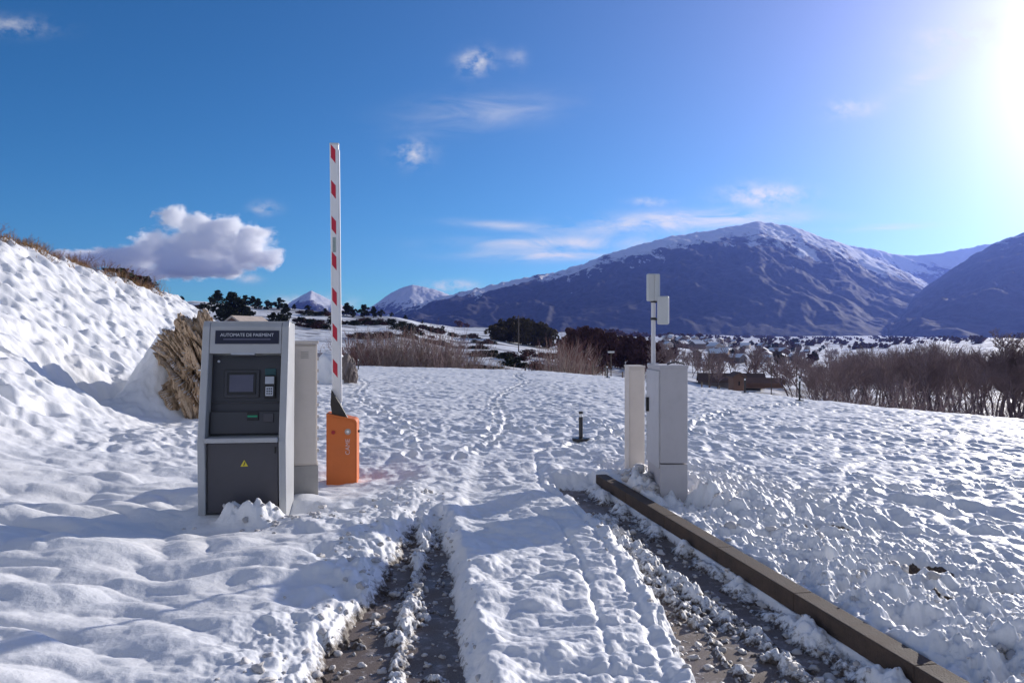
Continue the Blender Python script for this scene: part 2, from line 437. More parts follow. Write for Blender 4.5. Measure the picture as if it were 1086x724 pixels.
def make_snow():
    m, nt, b, out = new_mat('snow')
    geo = N(nt, 'ShaderNodeNewGeometry')
    pos = geo.outputs['Position']
    at = N(nt, 'ShaderNodeAttribute', attribute_name='dirt')
    fa = N(nt, 'ShaderNodeAttribute', attribute_name='far')
    n1 = N(nt, 'ShaderNodeTexNoise', i_Scale=1.3, i_Detail=7.0, i_Roughness=0.6); nt.links.new(pos, n1.inputs['Vector'])
    snow = ramp(nt, n1.outputs[0], [(0.3, (0.76, 0.78, 0.81)), (0.7, (0.87, 0.87, 0.87))]).outputs[0]
    # soil and slush
    n2 = N(nt, 'ShaderNodeTexNoise', i_Scale=22.0, i_Detail=8.0, i_Roughness=0.72); nt.links.new(pos, n2.inputs['Vector'])
    n3 = N(nt, 'ShaderNodeTexNoise', i_Scale=70.0, i_Detail=4.0); nt.links.new(pos, n3.inputs['Vector'])
    soil = ramp(nt, n3.outputs[0], [(0.3, (0.030, 0.022, 0.018)), (0.6, (0.11, 0.08, 0.06)), (0.8, (0.25, 0.20, 0.17))]).outputs[0]
    d = mth(nt, 'ADD', at.outputs['Fac'], mth(nt, 'MULTIPLY', mth(nt, 'SUBTRACT', n2.outputs[0], 0.5), 1.4))
    dm = ramp(nt, d, [(0.38, (0, 0, 0)), (0.62, (1, 1, 1))]).outputs[0]
    gate = mth(nt, 'MULTIPLY', dm, mth(nt, 'GREATER_THAN', at.outputs['Fac'], 0.02))
    c = mixc(nt, gate, snow, soil)
    # scrub and dry grass poking out of the snow on the far slopes
    mp = N(nt, 'ShaderNodeMapping'); mp.inputs[3].default_value = (0.012, 0.055, 0.10); nt.links.new(pos, mp.inputs[0])
    s1 = N(nt, 'ShaderNodeTexNoise', i_Scale=1.0, i_Detail=9.0, i_Roughness=0.68); nt.links.new(mp.outputs[0], s1.inputs['Vector'])
    mp2 = N(nt, 'ShaderNodeMapping'); mp2.inputs[3].default_value = (0.15, 0.25, 0.4); nt.links.new(pos, mp2.inputs[0])
    s2 = N(nt, 'ShaderNodeTexNoise', i_Scale=1.0, i_Detail=6.0, i_Roughness=0.7); nt.links.new(mp2.outputs[0], s2.inputs['Vector'])
    s = mth(nt, 'ADD', mth(nt, 'MULTIPLY', s1.outputs[0], 0.7), mth(nt, 'MULTIPLY', s2.outputs[0], 0.3))
    sm = ramp(nt, s, [(0.49, (0, 0, 0)), (0.535, (1, 1, 1))]).outputs[0]
    sg = mth(nt, 'MULTIPLY', sm, mth(nt, 'MULTIPLY', fa.outputs['Fac'], 0.72))
    scr = ramp(nt, s2.outputs[0], [(0.35, (0.025, 0.025, 0.02)), (0.6, (0.075, 0.05, 0.045))]).outputs[0]
    c = mixc(nt, sg, c, scr)
    nt.links.new(c, b.inputs['Base Color'])
    b.inputs['Roughness'].default_value = 0.55
    b.inputs['Specular IOR Level'].default_value = 0.35
    n4 = N(nt, 'ShaderNodeTexNoise', i_Scale=34.0, i_Detail=6.0, i_Roughness=0.65); nt.links.new(pos, n4.inputs['Vector'])
    bp = N(nt, 'ShaderNodeBump', i_Strength=0.45, i_Distance=0.012)
    nt.links.new(n4.outputs[0], bp.inputs['Height']); nt.links.new(bp.outputs[0], b.inputs['Normal'])
    return m

def make_asphalt():
    m, nt, b, out = new_mat('wet_asphalt')
    tc = N(nt, 'ShaderNodeTexCoord'); v = tc.outputs['Object']
    n1 = N(nt, 'ShaderNodeTexNoise', i_Scale=160.0, i_Detail=3.0); nt.links.new(v, n1.inputs['Vector'])
    n2 = N(nt, 'ShaderNodeTexNoise', i_Scale=4.0, i_Detail=6.0); nt.links.new(v, n2.inputs['Vector'])
    c1 = ramp(nt, n1.outputs[0], [(0.3, (0.075, 0.056, 0.045)), (0.7, (0.25, 0.195, 0.16))]).outputs[0]
    # slush stains
    n3 = N(nt, 'ShaderNodeTexNoise', i_Scale=13.0, i_Detail=8.0, i_Roughness=0.7); nt.links.new(v, n3.inputs['Vector'])
    st = ramp(nt, n3.outputs[0], [(0.54, (0, 0, 0)), (0.66, (0.8, 0.8, 0.8))]).outputs[0]
    nt.links.new(mixc(nt, st, c1, (0.42, 0.38, 0.36)), b.inputs['Base Color'])
    nt.links.new(ramp(nt, n2.outputs[0], [(0.35, (0.42,) * 3), (0.65, (0.85,) * 3)]).outputs[0], b.inputs['Roughness'])
    bp = N(nt, 'ShaderNodeBump', i_Strength=0.5, i_Distance=0.006)
    nt.links.new(n1.outputs[0], bp.inputs['Height']); nt.links.new(bp.outputs[0], b.inputs['Normal'])
    return m

def make_mountain(name, snowline, spread, forest=(0.018, 0.020, 0.032), brown=(0.05, 0.04, 0.05), amount=0.8, k=1.0):
    m, nt, b, out = new_mat(name)
    geo = N(nt, 'ShaderNodeNewGeometry'); pos = geo.outputs['Position']
    sep = N(nt, 'ShaderNodeSeparateXYZ'); nt.links.new(pos, sep.inputs[0])
    def noise(scale, det, rough, dist=0.0):
        mp = N(nt, 'ShaderNodeMapping'); mp.inputs[3].default_value = scale; nt.links.new(pos, mp.inputs[0])
        n = N(nt, 'ShaderNodeTexNoise', i_Scale=1.0, i_Detail=det, i_Roughness=rough, i_Distortion=dist); nt.links.new(mp.outputs[0], n.inputs['Vector'])
        return n.outputs[0]
    a = noise((0.0012, 0.0012, 0.0030), 4.0, 0.5)
    vein = noise((0.0060, 0.0012, 0.0022), 8.0, 0.62, 0.8)
    fine = noise((0.020, 0.010, 0.014), 6.0, 0.7)
    sl = N(nt, 'ShaderNodeAttribute', attribute_name='gully')
    t = mth(nt, 'DIVIDE', mth(nt, 'SUBTRACT', sep.outputs[2], snowline), spread)
    for o_, w in ((a, 3.2 * k), (vein, 6.0 * k), (fine, 5.0)):
        t = mth(nt, 'ADD', t, mth(nt, 'MULTIPLY', mth(nt, 'SUBTRACT', o_, 0.5), w))
    t = mth(nt, 'ADD', t, mth(nt, 'MULTIPLY', sl.outputs['Fac'], 0.5))
    mk = ramp(nt, mth(nt, 'ADD', mth(nt, 'MULTIPLY', t, 0.4), 0.5), [(0.46, (0, 0, 0)), (0.54, (amount * .6,) * 3), (0.75, (amount, amount, amount))]).outputs[0]
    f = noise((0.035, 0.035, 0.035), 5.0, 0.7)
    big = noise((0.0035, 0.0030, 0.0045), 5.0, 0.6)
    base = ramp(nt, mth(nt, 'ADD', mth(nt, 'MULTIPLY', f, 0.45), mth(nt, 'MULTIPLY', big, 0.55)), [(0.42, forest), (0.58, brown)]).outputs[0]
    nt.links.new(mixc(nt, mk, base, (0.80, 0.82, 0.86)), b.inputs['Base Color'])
    b.inputs['Roughness'].default_value = 0.9; b.inputs['Specular IOR Level'].default_value = 0.1
    bp = N(nt, 'ShaderNodeBump', i_Strength=0.5, i_Distance=8.0)
    nt.links.new(f, bp.inputs['Height']); nt.links.new(bp.outputs[0], b.inputs['Normal'])
    return m

def make_rock():
    m, nt, b, out = new_mat('schist_rock')
    tc = N(nt, 'ShaderNodeTexCoord')
    mp = N(nt, 'ShaderNodeMapping'); mp.inputs[2].default_value = (0, R(28), 0); mp.inputs[3].default_value = (9, 6, 2.2)
    nt.links.new(tc.outputs['Object'], mp.inputs[0])
    n = N(nt, 'ShaderNodeTexNoise', i_Scale=1.6, i_Detail=9.0, i_Roughness=0.7); nt.links.new(mp.outputs[0], n.inputs['Vector'])
    c = ramp(nt, n.outputs[0], [(0.34, (0.04, 0.028, 0.022)), (0.43, (0.30, 0.21, 0.135)), (0.56, (0.62, 0.46, 0.31)), (0.68, (0.42, 0.30, 0.21)), (0.74, (0.6, 0.5, 0.41))])
    geo = N(nt, 'ShaderNodeNewGeometry'); sp = N(nt, 'ShaderNodeSeparateXYZ'); nt.links.new(geo.outputs['Normal'], sp.inputs[0])
    n2 = N(nt, 'ShaderNodeTexNoise', i_Scale=7.0, i_Detail=5.0); nt.links.new(tc.outputs['Object'], n2.inputs['Vector'])
    led = ramp(nt, mth(nt, 'ADD', sp.outputs[2], mth(nt, 'MULTIPLY', mth(nt, 'SUBTRACT', n2.outputs[0], 0.5), 0.9)), [(0.74, (0, 0, 0)), (0.84, (1, 1, 1))]).outputs[0]
    nt.links.new(mixc(nt, led, c.outputs[0], (0.80, 0.82, 0.85)), b.inputs['Base Color']); b.inputs['Roughness'].default_value = 0.85
    bp = N(nt, 'ShaderNodeBump', i_Strength=0.9, i_Distance=0.05)
    nt.links.new(n.outputs[0], bp.inputs['Height']); nt.links.new(bp.outputs[0], b.inputs['Normal'])
    return m

SNOW = make_snow()
ASPHALT = make_asphalt()
ROCK = make_rock()
GREY = mat('grey_painted_steel', (0.42, 0.43, 0.44), 0.45, 0.0, 0.06, 3, 0.05, 200, 0.10)
DARK = mat('dark_grey_panel', (0.040, 0.040, 0.048), 0.35, 0.0, 0.10, 4, 0.03, 300, 0.0)
DOORD = mat('charcoal_door', (0.060, 0.058, 0.070), 0.45, 0.0, 0.08, 4, 0.05, 260, 0.12)
SIGNB = mat('navy_sign', (0.012, 0.014, 0.035), 0.3, 0, 0.1, 4)
LETTER = mat('pale_lettering', (0.60, 0.62, 0.66), 0.5, 0, 0.05, 4)
LETTERDIM = mat('dim_lettering', (0.12, 0.12, 0.18), 0.5, 0, 0.05, 4)
SCREEN = mat('screen_glass', (0.09, 0.09, 0.13), 0.15, 0, 0.08, 6)
BLACK = mat('black_plastic', (0.012, 0.012, 0.014), 0.4, 0, 0.1, 8)
METAL = mat('brushed_metal', (0.55, 0.56, 0.60), 0.35, 0.6, 0.08, 20)
SILVER = mat('pale_keypad', (0.42, 0.45, 0.50), 0.4, 0.2, 0.08, 20)
GREEN = mat('green_slot', (0.01, 0.26, 0.13), 0.35, 0, 0.1, 10)
TEAL = mat('teal_label', (0.015, 0.07, 0.08), 0.4, 0, 0.1, 10)
YELLOW = mat('yellow_sticker', (0.75, 0.62, 0.04), 0.5, 0, 0.05, 10)
CAB = mat('beige_grp_cabinet', (0.66, 0.59, 0.52), 0.6, 0, 0.05, 3, 0.08, 180, 0.12)
CABD = mat('beige_grp_plinth', (0.36, 0.34, 0.32), 0.65, 0, 0.07, 3, 0.08, 180, 0.2)
CABG = mat('grey_grp_cabinet', (0.48, 0.46, 0.47), 0.6, 0, 0.05, 3, 0.08, 180, 0.14)
CABL = mat('pale_grp_door', (0.55, 0.54, 0.55), 0.6, 0, 0.05, 3, 0.08, 180, 0.14)
ORANGE = mat('orange_enamel', (0.60, 0.150, 0.030), 0.6, 0, 0.06, 3, 0.04, 220, 0.10)
WHITE = mat('white_paint', (0.78, 0.78, 0.78), 0.45, 0, 0.03, 4, 0.02, 200, 0.05)
RED = mat('red_reflector', (0.55, 0.015, 0.045), 0.4, 0, 0.06, 20)
STICK = mat('grey_sticker', (0.30, 0.36, 0.34), 0.5, 0, 0.2, 60)
REDL = mat('red_lock', (0.35, 0.01, 0.02), 0.4, 0, 0.06, 20)
LOGO = mat('pale_logo', (0.62, 0.50, 0.50), 0.5, 0, 0.04, 20)
ANT = mat('antenna_plastic', (0.56, 0.57, 0.56), 0.5, 0, 0.04, 6, 0.03, 200, 0.06)
POLEM = mat('galvanised_pole', (0.62, 0.61, 0.62), 0.4, 0.2, 0.05, 8)
CONC = mat('wet_concrete', (0.078, 0.052, 0.037), 0.8, 0, 0.3, 9, 0.5, 120, 0.5)
WOOD = mat('weathered_wood', (0.11, 0.085, 0.07), 0.85, 0, 0.25, 5, 0.3, 40, 0.2)
BARK = mat('bare_bark', (0.10, 0.07, 0.075), 0.9, 0, 0.25, 3, spec=0.1)
TWIG = mat('brown_twigs', (0.25, 0.185, 0.185), 0.9, 0, 0.25, 1.5, spec=0.1)
TWIGR = mat('russet_twigs', (0.19, 0.10, 0.095), 0.9, 0, 0.25, 1.5, spec=0.1)
TWIGP = mat('pale_twigs', (0.30, 0.24, 0.22), 0.9, 0, 0.25, 1.5, spec=0.1)
PINE = mat('evergreen_needles', (0.034, 0.040, 0.026), 0.85, 0, 0.4, 0.8, spec=0.1)
OLIVE = mat('olive_brown_foliage', (0.085, 0.066, 0.034), 0.85, 0, 0.4, 0.5, spec=0.1)
MAROON = mat('maroon_foliage', (0.105, 0.052, 0.050), 0.85, 0, 0.45, 0.4, spec=0.1)
STRAW = mat('dry_grass', (0.32, 0.20, 0.11), 0.9, 0, 0.3, 4, spec=0.1)
WALLM = mat('pale_render', (0.50, 0.42, 0.36), 0.9, 0, 0.15, 1)
WALLO = mat('ochre_render', (0.17, 0.10, 0.075), 0.9, 0, 0.15, 1)
WALLD = mat('stone_wall', (0.17, 0.14, 0.13), 0.9, 0, 0.25, 1)
ROOFS = mat('snowy_roof', (0.78, 0.80, 0.84), 0.7, 0, 0.06, 1)
ROOFB = mat('brown_roof', (0.12, 0.075, 0.06), 0.85, 0, 0.2, 1)
PANE = mat('dark_window', (0.02, 0.022, 0.03), 0.15, 0, 0.1, 1)
CLODM = mat('slush_clod', (0.58, 0.56, 0.55), 0.6, 0, 0.22, 3, 0.3, 60, 0.5, coord='Object')

# ------------------------------------------------------------------ ground sheet
def build_ground():
    th = np.concatenate([np.linspace(-math.pi, -0.70, 90, endpoint=False), np.linspace(-0.70, 0.70, 900, endpoint=False), np.linspace(0.70, math.pi, 90)])
    rr = np.concatenate([np.geomspace(0.4, 2.4, 40, endpoint=False), np.geomspace(2.4, 46, 1150, endpoint=False), np.geomspace(46, 1500, 260, endpoint=False), np.geomspace(1500, 8500, 50)])
    Rg, T = np.meshgrid(rr, th, indexing='ij')
    X = Rg * np.sin(T); Y = Rg * np.cos(T)
    z, d = terrain(X.ravel(), Y.ravel())
    nr, nt_ = Rg.shape
    v = np.column_stack([X.ravel(), Y.ravel(), z])
    i = np.arange(nr - 1)[:, None] * nt_ + np.arange(nt_ - 1)[None, :]
    f = np.stack([i, i + nt_, i + nt_ + 1, i + 1], -1).reshape(-1, 4)[:, ::-1]
    # centre cap
    o = np_mesh('snow_ground', v, f, SNOW)
    rad = Rg.ravel()
    far = sstep(48, 110, rad)
    a = o.data.attributes.new('dirt', 'FLOAT', 'POINT'); a.data.foreach_set('value', d.astype(np.float32))
    a = o.data.attributes.new('far', 'FLOAT', 'POINT'); a.data.foreach_set('value', far.astype(np.float32))
    tag(o, 'trampled snow covering field, bank and far slopes', kind='structure')
    return o
build_ground()

def build_road():
    bm = bmesh.new()
    pts = [(-3.0, 0.3), (2.6, 0.3), (0.94 + 0.06, 8.6), (-2.2, 8.6)]
    ys = np.linspace(0.3, 8.75, 30)
    rows = []
    for y in ys:
        xl = -1.75; xr = kerb_x(y) + 0.05
        rows.append([bm.verts.new((xl + (xr - xl) * t, y, 0.0)) for t in np.linspace(0, 1, 12)])
    for a, b in zip(rows[:-1], rows[1:]):
        for k in range(11): bm.faces.new((a[k], a[k + 1], b[k + 1], b[k]))
    o = obj('road', bm, ASPHALT)
    tag(o, 'wet bare asphalt lane showing in the wheel ruts', kind='structure')
build_road()

def build_kerb():
    # 1 m concrete kerb stones laid end to end
    d = Vector((K_NEAR[0] - K_FAR[0], K_NEAR[1] - K_FAR[1], 0)).normalized()
    nrm = Vector((-d.y, d.x, 0))                       # towards the field (+x)
    if nrm.x < 0: nrm = -nrm
    bm = bmesh.new(); s = 0.0
    rnd = random.Random(3)
    while s < 8.2:
        L = 1.0
        c = Vector((K_FAR[0], K_FAR[1], 0)) + d * (s + L / 2) + nrm * 0.065
        v = add_box(bm, (0, 0, 0), (0.12, L - 0.001, 0.42))
        ang = math.atan2(d.x, -d.y)
        M = Matrix.Translation(c + Vector((0, 0, -0.045))) @ Matrix.Rotation(ang, 4, 'Z')
        bmesh.ops.transform(bm, matrix=M, verts=v)
        s += L
    bevel(bm, 0.006, 2)
    o = obj('kerb', bm, CONC)
    tag(o, 'dark wet concrete kerb along the right side of the lane', kind='structure')
build_kerb()

# snow clods thrown up along the ruts and the kerb: uncountable
def build_clods():
    rng = np.random.default_rng(5)
    bm0 = bmesh.new(); bmesh.ops.create_icosphere(bm0, subdivisions=2, radius=1.0)
    bv = np.array([v.co[:] for v in bm0.verts]); bf = np.array([[v.index for v in f.verts] for f in bm0.faces]); bm0.free()
    V = []; Fc = []; off = 0
    spots = []
    def along(line, n, side, sig, smin, smax, ylo, yhi):
        for _ in range(n):
            y = rng.uniform(ylo, yhi); y = ylo + (yhi - ylo) * ((y - ylo) / (yhi - ylo)) ** 1.3
            x = float(interp_ex(np.array([y]), *line)[0]) + side + rng.normal(0, sig)
            spots.append((x, y, smin + (smax - smin) * rng.random() ** 2.5))
    kl = (np.array([2.4, 8.3]), np.array([kerb_x(2.4), kerb_x(8.3)]))
    along(kl, 150, 0.58, 0.30, 0.008, 0.042, 3.0, 8.2)
    along(kl, 80, -0.10, 0.07, 0.008, 0.032, 3.0, 7.6)
    along(RR_M1, 220, 0.0, 0.10, 0.005, 0.028, 3.2, 6.8)
    along(RR_M2, 150, 0.0, 0.09, 0.005, 0.022, 3.2, 6.6)
    along(RR_L, 90, 0.06, 0.05, 0.006, 0.025, 3.2, 7.4)
    along(LR_L, 150, -0.08, 0.16, 0.006, 0.032, 3.2, 7.6)
    along(LR_M, 260, 0.0, 0.12, 0.004, 0.022, 3.2, 6.3)
    along(LR_R, 80, -0.04, 0.06, 0.004, 0.018, 3.2, 6.8)
    for _ in range(60): spots.append((rng.normal(1.30, 0.14), rng.normal(7.7, 0.35), rng.uniform(0.015, 0.055)))
    for _ in range(40): spots.append((rng.normal(-1.9, 0.35), rng.normal(6.35, 0.2), rng.uniform(0.008, 0.028)))
    sx = np.array([s[0] for s in spots]); sy = np.array([s[1] for s in spots])
    gz, _ = terrain(sx, sy); gz = np.maximum(gz, 0.0)
    for (x, y, s), z in zip(spots, gz):
        sc = s * rng.uniform(0.7, 1.3, 3) * np.array([1, 1, 0.75])
        w = bv + 0.35 * np.sin(bv[:, [1, 2, 0]] * rng.uniform(2, 4) + rng.uniform(0, 6, 3)) * 0.6 + rng.normal(0, 0.15, bv.shape)
        a = rng.uniform(0, 6.28); ca, sa = math.cos(a), math.sin(a)
        w = w * sc; w = np.column_stack([w[:, 0] * ca - w[:, 1] * sa, w[:, 0] * sa + w[:, 1] * ca, w[:, 2]])
        V.append(w + np.array([x, y, z + s * 0.05])); Fc.append(bf + off); off += len(bv)
    o = np_mesh('snow_clods', np.concatenate(V), np.concatenate(Fc), CLODM)
    tag(o, 'lumps of slushy snow thrown up along ruts and kerb', kind='stuff')
build_clods()

# ------------------------------------------------------------------ mountains
def outline(pts):
    a = np.array(pts, float); return a[:, 0], a[:, 1]

REL = 9.0
def build_mountain(label, pts, Dc, Db, pyb, material, seed, amp=0.07, x0=None, x1=None, nx=420, nd=150, crestvar=0.0):
    xs, ys = outline(pts)
    x0 = xs[0] if x0 is None else x0; x1 = xs[-1] if x1 is None else x1
    px = np.linspace(x0, x1, nx)
    s = np.concatenate([np.linspace(0, 1, nd), np.linspace(1.02, 1.5, 25)])
    S, PX = np.meshgrid(s, px, indexing='ij')
    a = (PX - CX) / F
    py = np.interp(PX, xs, ys)
    # soften the polyline a little
    for _ in range(2):
        py = (np.roll(py, 1, 1) + 2 * py + np.roll(py, -1, 1)) / 4; py[:, 0] = np.interp(px[0], xs, ys); py[:, -1] = np.interp(px[-1], xs, ys)
    dc = Dc * (1 + crestvar * perlin(PX / 140.0, PX * 0 + seed, seed))
    D = Db + (dc - Db) * S
    zb = CAM - (pyb - CY) / F * Db - 20
    zc = CAM - (py - CY) / F * dc
    X = a * D; Y = D
    H = np.maximum(zc - zb, 5)
    up = np.where(S <= 1, S ** 0.92, np.clip(1 - (S - 1) * 1.6, 0, 1))
    env = np.clip(np.sin(np.pi * np.clip(S, 0, 1)), 0, 1) ** 0.8
    L = Dc * 0.075
    wx = X + L * 0.25 * perlin(X / L, Y / L, seed + 5); wy = Y + L * 0.25 * perlin(X / L + 4, Y / L, seed + 6)
    g = ridged(wx / L, wy / (L * 2.4), seed, 5, 0.5) - 1.25
    n = fbm(X / (L * 0.35), Y / (L * 0.5), seed + 9, 5, 0.55)
    z = zb + H * up + H.max() * amp * env * (g * 1.2 + 0.30 * n)
    z += H.max() * 0.0045 * env * fbm(X / (L * 0.10), Y / (L * 0.14), seed + 50, 4, 0.6)
    z += H.max() * 0.010 * fbm(X / (L * 0.12), Y / (L * 0.5), seed + 30, 4, 0.6) * (S > 0.85)
    v = np.column_stack([X.ravel(), Y.ravel(), z.ravel()])
    nr, nc = X.shape
    i = np.arange(nr - 1)[:, None] * nc + np.arange(nc - 1)[None, :]
    f = np.stack([i, i + 1, i + nc + 1, i + nc], -1).reshape(-1, 4)
    o = np_mesh('mountain', v, f, material)
    at = o.data.attributes.new('gully', 'FLOAT', 'POINT'); at.data.foreach_set('value', ((-g) + np.where(S > 0.55, (S - 0.74) * REL, (0.55 - 0.74) * REL)).ravel().astype(np.float32))
    tag(o, label, kind='structure')
    return o

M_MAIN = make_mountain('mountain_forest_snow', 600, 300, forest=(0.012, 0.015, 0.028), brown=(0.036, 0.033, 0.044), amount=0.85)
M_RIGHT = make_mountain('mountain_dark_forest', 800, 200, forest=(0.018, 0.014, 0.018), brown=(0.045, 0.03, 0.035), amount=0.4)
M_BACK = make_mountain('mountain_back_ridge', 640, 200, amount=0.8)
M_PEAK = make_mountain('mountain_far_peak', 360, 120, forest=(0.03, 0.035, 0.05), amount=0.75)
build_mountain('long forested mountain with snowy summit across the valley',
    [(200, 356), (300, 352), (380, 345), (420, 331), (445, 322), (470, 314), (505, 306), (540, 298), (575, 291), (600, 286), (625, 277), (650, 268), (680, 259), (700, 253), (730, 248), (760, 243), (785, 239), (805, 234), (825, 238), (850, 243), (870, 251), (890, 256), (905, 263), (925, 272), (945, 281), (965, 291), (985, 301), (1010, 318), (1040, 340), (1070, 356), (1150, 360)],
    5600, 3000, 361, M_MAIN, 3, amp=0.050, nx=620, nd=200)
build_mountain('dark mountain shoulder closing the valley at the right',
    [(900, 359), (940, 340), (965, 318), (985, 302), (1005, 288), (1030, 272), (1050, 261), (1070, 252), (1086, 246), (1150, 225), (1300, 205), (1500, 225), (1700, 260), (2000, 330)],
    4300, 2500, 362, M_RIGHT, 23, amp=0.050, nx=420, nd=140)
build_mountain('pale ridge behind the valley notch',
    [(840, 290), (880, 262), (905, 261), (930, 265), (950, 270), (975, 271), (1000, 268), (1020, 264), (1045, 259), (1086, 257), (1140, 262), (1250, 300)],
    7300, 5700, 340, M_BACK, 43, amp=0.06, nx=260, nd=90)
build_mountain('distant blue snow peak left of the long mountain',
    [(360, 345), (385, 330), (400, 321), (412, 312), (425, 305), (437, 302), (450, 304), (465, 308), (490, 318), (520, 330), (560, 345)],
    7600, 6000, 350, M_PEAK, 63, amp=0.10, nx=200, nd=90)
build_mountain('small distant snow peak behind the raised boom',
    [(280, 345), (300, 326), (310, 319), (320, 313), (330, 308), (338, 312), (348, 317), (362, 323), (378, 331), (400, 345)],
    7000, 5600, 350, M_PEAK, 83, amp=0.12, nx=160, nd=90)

# ------------------------------------------------------------------ payment kiosk
def build_kiosk():
    yaw = R(7.0)
    K = empty('payment_kiosk', (-2.315, 6.62, 0.02), yaw,
              'grey outdoor payment kiosk with dark screen bay, banked snow at its door', 'payment kiosk')
    W, H, Dp = 0.735, 1.76, 0.44
    hw = W / 2
    # side profile (depth y, height z): leans back above the shelf
    fy = lambda z: 0.0 + 0.035 * max(0, (0.72 - z) / 0.72) if z < 0.72 else 0.19 * (z - 0.72) / (H - 0.72)
    prof = [(fy(0), 0), (fy(0.4), 0.4), (0.0, 0.72), (fy(1.2), 1.2), (fy(H - .05), H - .05), (fy(H) + 0.03, H), (Dp + .07, H - 0.02), (Dp + .02, 0.8), (Dp, 0)]
    for s in (-1, 1):
        x0, x1 = (s * hw, s * (hw - 0.062))
        o = obj('side_cheek', side_prism(prof, min(x0, x1), max(x0, x1), 0.008), GREY, K)
    # back and carcass
    inner = [(0.14, 0.0), (0.14, 0.70), (0.19, 0.72), (0.30, 1.46), (0.30, H - .03), (Dp + .06, H - 0.045), (Dp - .01, 0)]
    obj('carcass', side_prism(inner, -(hw - 0.064), hw - 0.064), GREY, K)
    # header block above the bay
    zt = 1.475
    head = [(fy(zt) + 0.004, zt), (fy(H - .05) + .004, H - .05), (fy(H) + 0.03, H - .004), (0.36, H - 0.02), (0.36, zt)]
    hd = obj('header', side_prism(head, -(hw - 0.064), hw - 0.064, 0.006), GREY, K)
    lean = math.atan2(0.19, H - 0.72)
    def onface(z, out=0.0):               # a point on the leaning upper face
        return fy(z) - out
    zc = (zt + H - .05) / 2 + 0.025
    sg = obj('sign_panel', box((0, 0, 0), (0.54, 0.010, 0.118), 0.003), SIGNB, K, loc=(0.012, onface(zc, 0.001), zc), rot=(-lean, 0, 0))
    text_mesh('lettering', 'AUTOMATE DE PAIEMENT', 0.040, LETTER, sg, (0, -0.0058, 0.018), (R(90), 0, 0), 0.0006, 0.96)
    obj('underline', box((0, -0.0055, -0.020), (0.40, 0.002, 0.010)), LETTERDIM, sg)
    # lip light under header
    obj('bay_lip', box((0.0, 0, 0), (0.20, 0.05, 0.016), 0.003), SILVER, K, loc=(-0.02, fy(zt) + 0.028, zt - 0.006), rot=(-lean, 0, 0))
    # recessed bay
    bay = obj('screen_bay', box((0, 0, 0), (W - 0.135, 0.012, 0.70), 0.0), DARK, K, loc=(0, 0.225, 1.105), rot=(-lean * 0.8, 0, 0))
    by = -0.006
    obj('bay_step', box((0, 0.0, 0), (W - 0.14, 0.06, 0.20), 0.01), DARK, bay, loc=(0, -0.03, -0.245))
    bz = obj('screen_bezel', box((0, 0, 0), (0.30, 0.026, 0.245), 0.006), DARK, bay, loc=(-0.045, by - 0.012, 0.10))
    obj('screen_rim', box((0, 0, 0), (0.245, 0.012, 0.195), 0.004), BLACK, bz, loc=(0, -0.017, 0.0))
    obj('screen', box((0, 0, 0), (0.205, 0.008, 0.150), 0.002), SCREEN, bz, loc=(0, -0.0225, 0.002))
    obj('screen_ledge', box((0, 0, 0), (0.56, 0.02, 0.012), 0.003), DARK, bay, loc=(-0.01, by - 0.01, -0.065))
    obj('display_label', box((0, 0, 0), (0.095, 0.012, 0.060), 0.003), TEAL, bay, loc=(0.196, by - 0.006, 0.205))
    rd = obj('card_reader', box((0, 0, 0), (0.10, 0.035, 0.20), 0.006), BLACK, bay, loc=(0.196, by - 0.017, 0.07))
    obj('reader_window', box((0, 0, 0), (0.078, 0.008, 0.066), 0.003), SILVER, rd, loc=(0, -0.02, 0.058))
    kp = obj('keypad', box((0, 0, 0), (0.066, 0.008, 0.082), 0.003), METAL, rd, loc=(0, -0.02, -0.040))
    bm = bmesh.new()
    for i in range(3):
        for j in range(3): add_box(bm, (-0.018 + i * 0.018, -0.006, -0.022 + j * 0.022), (0.011, 0.006, 0.013))
    obj('keys', bm, BLACK, kp)
    sl = obj('ticket_slot', box((0, 0, 0), (0.10, 0.016, 0.070), 0.005), BLACK, bay, loc=(0.065, -0.066, -0.190))
    obj('slot_light', box((0, 0, 0), (0.085, 0.008, 0.016), 0.002), GREEN, sl, loc=(0, -0.0105, 0.0))
    obj('change_tray', box((0, 0, 0), (0.085, 0.014, 0.075), 0.005), DOORD, bay, loc=(0.20, -0.066, -0.205))
    obj('bay_lock', tube((0, 0, 0), (0, -0.012, 0), 0.011), METAL, bay, loc=(-0.25, by, 0.30))
    # shelf bar between bay and door
    obj('shelf_bar', box((0, 0.05, 0.735), (W - 0.13, 0.15, 0.042), 0.008), GREY, K)
    # lower door
    dr = obj('service_door', box((0, 0, 0), (W - 0.145, 0.022, 0.60), 0.004), DOORD, K, loc=(0, 0.058, 0.405))
    bm = bmesh.new()
    v = [bm.verts.new(p) for p in ((-0.032, 0, -0.026), (0.032, 0, -0.026), (0.0, 0, 0.030))]
    bm.faces.new(v); r = bmesh.ops.extrude_face_region(bm, geom=list(bm.faces)); bmesh.ops.translate(bm, vec=(0, 0.003, 0), verts=[e for e in r['geom'] if isinstance(e, bmesh.types.BMVert)])
    bmesh.ops.recalc_face_normals(bm, faces=bm.faces)
    st = obj('warning_triangle', bm, YELLOW, dr, loc=(0.012, -0.0145, 0.125))
    bm = bmesh.new()
    add_box(bm, (0.003, -0.001, 0.008), (0.006, 0.002, 0.018), Euler((0, R(20), 0))); add_box(bm, (-0.002, -0.001, -0.008), (0.006, 0.002, 0.016), Euler((0, R(20), 0)))
    add_box(bm, (0.001, -0.001, 0.0), (0.012, 0.002, 0.005), Euler((0, R(-20), 0)))
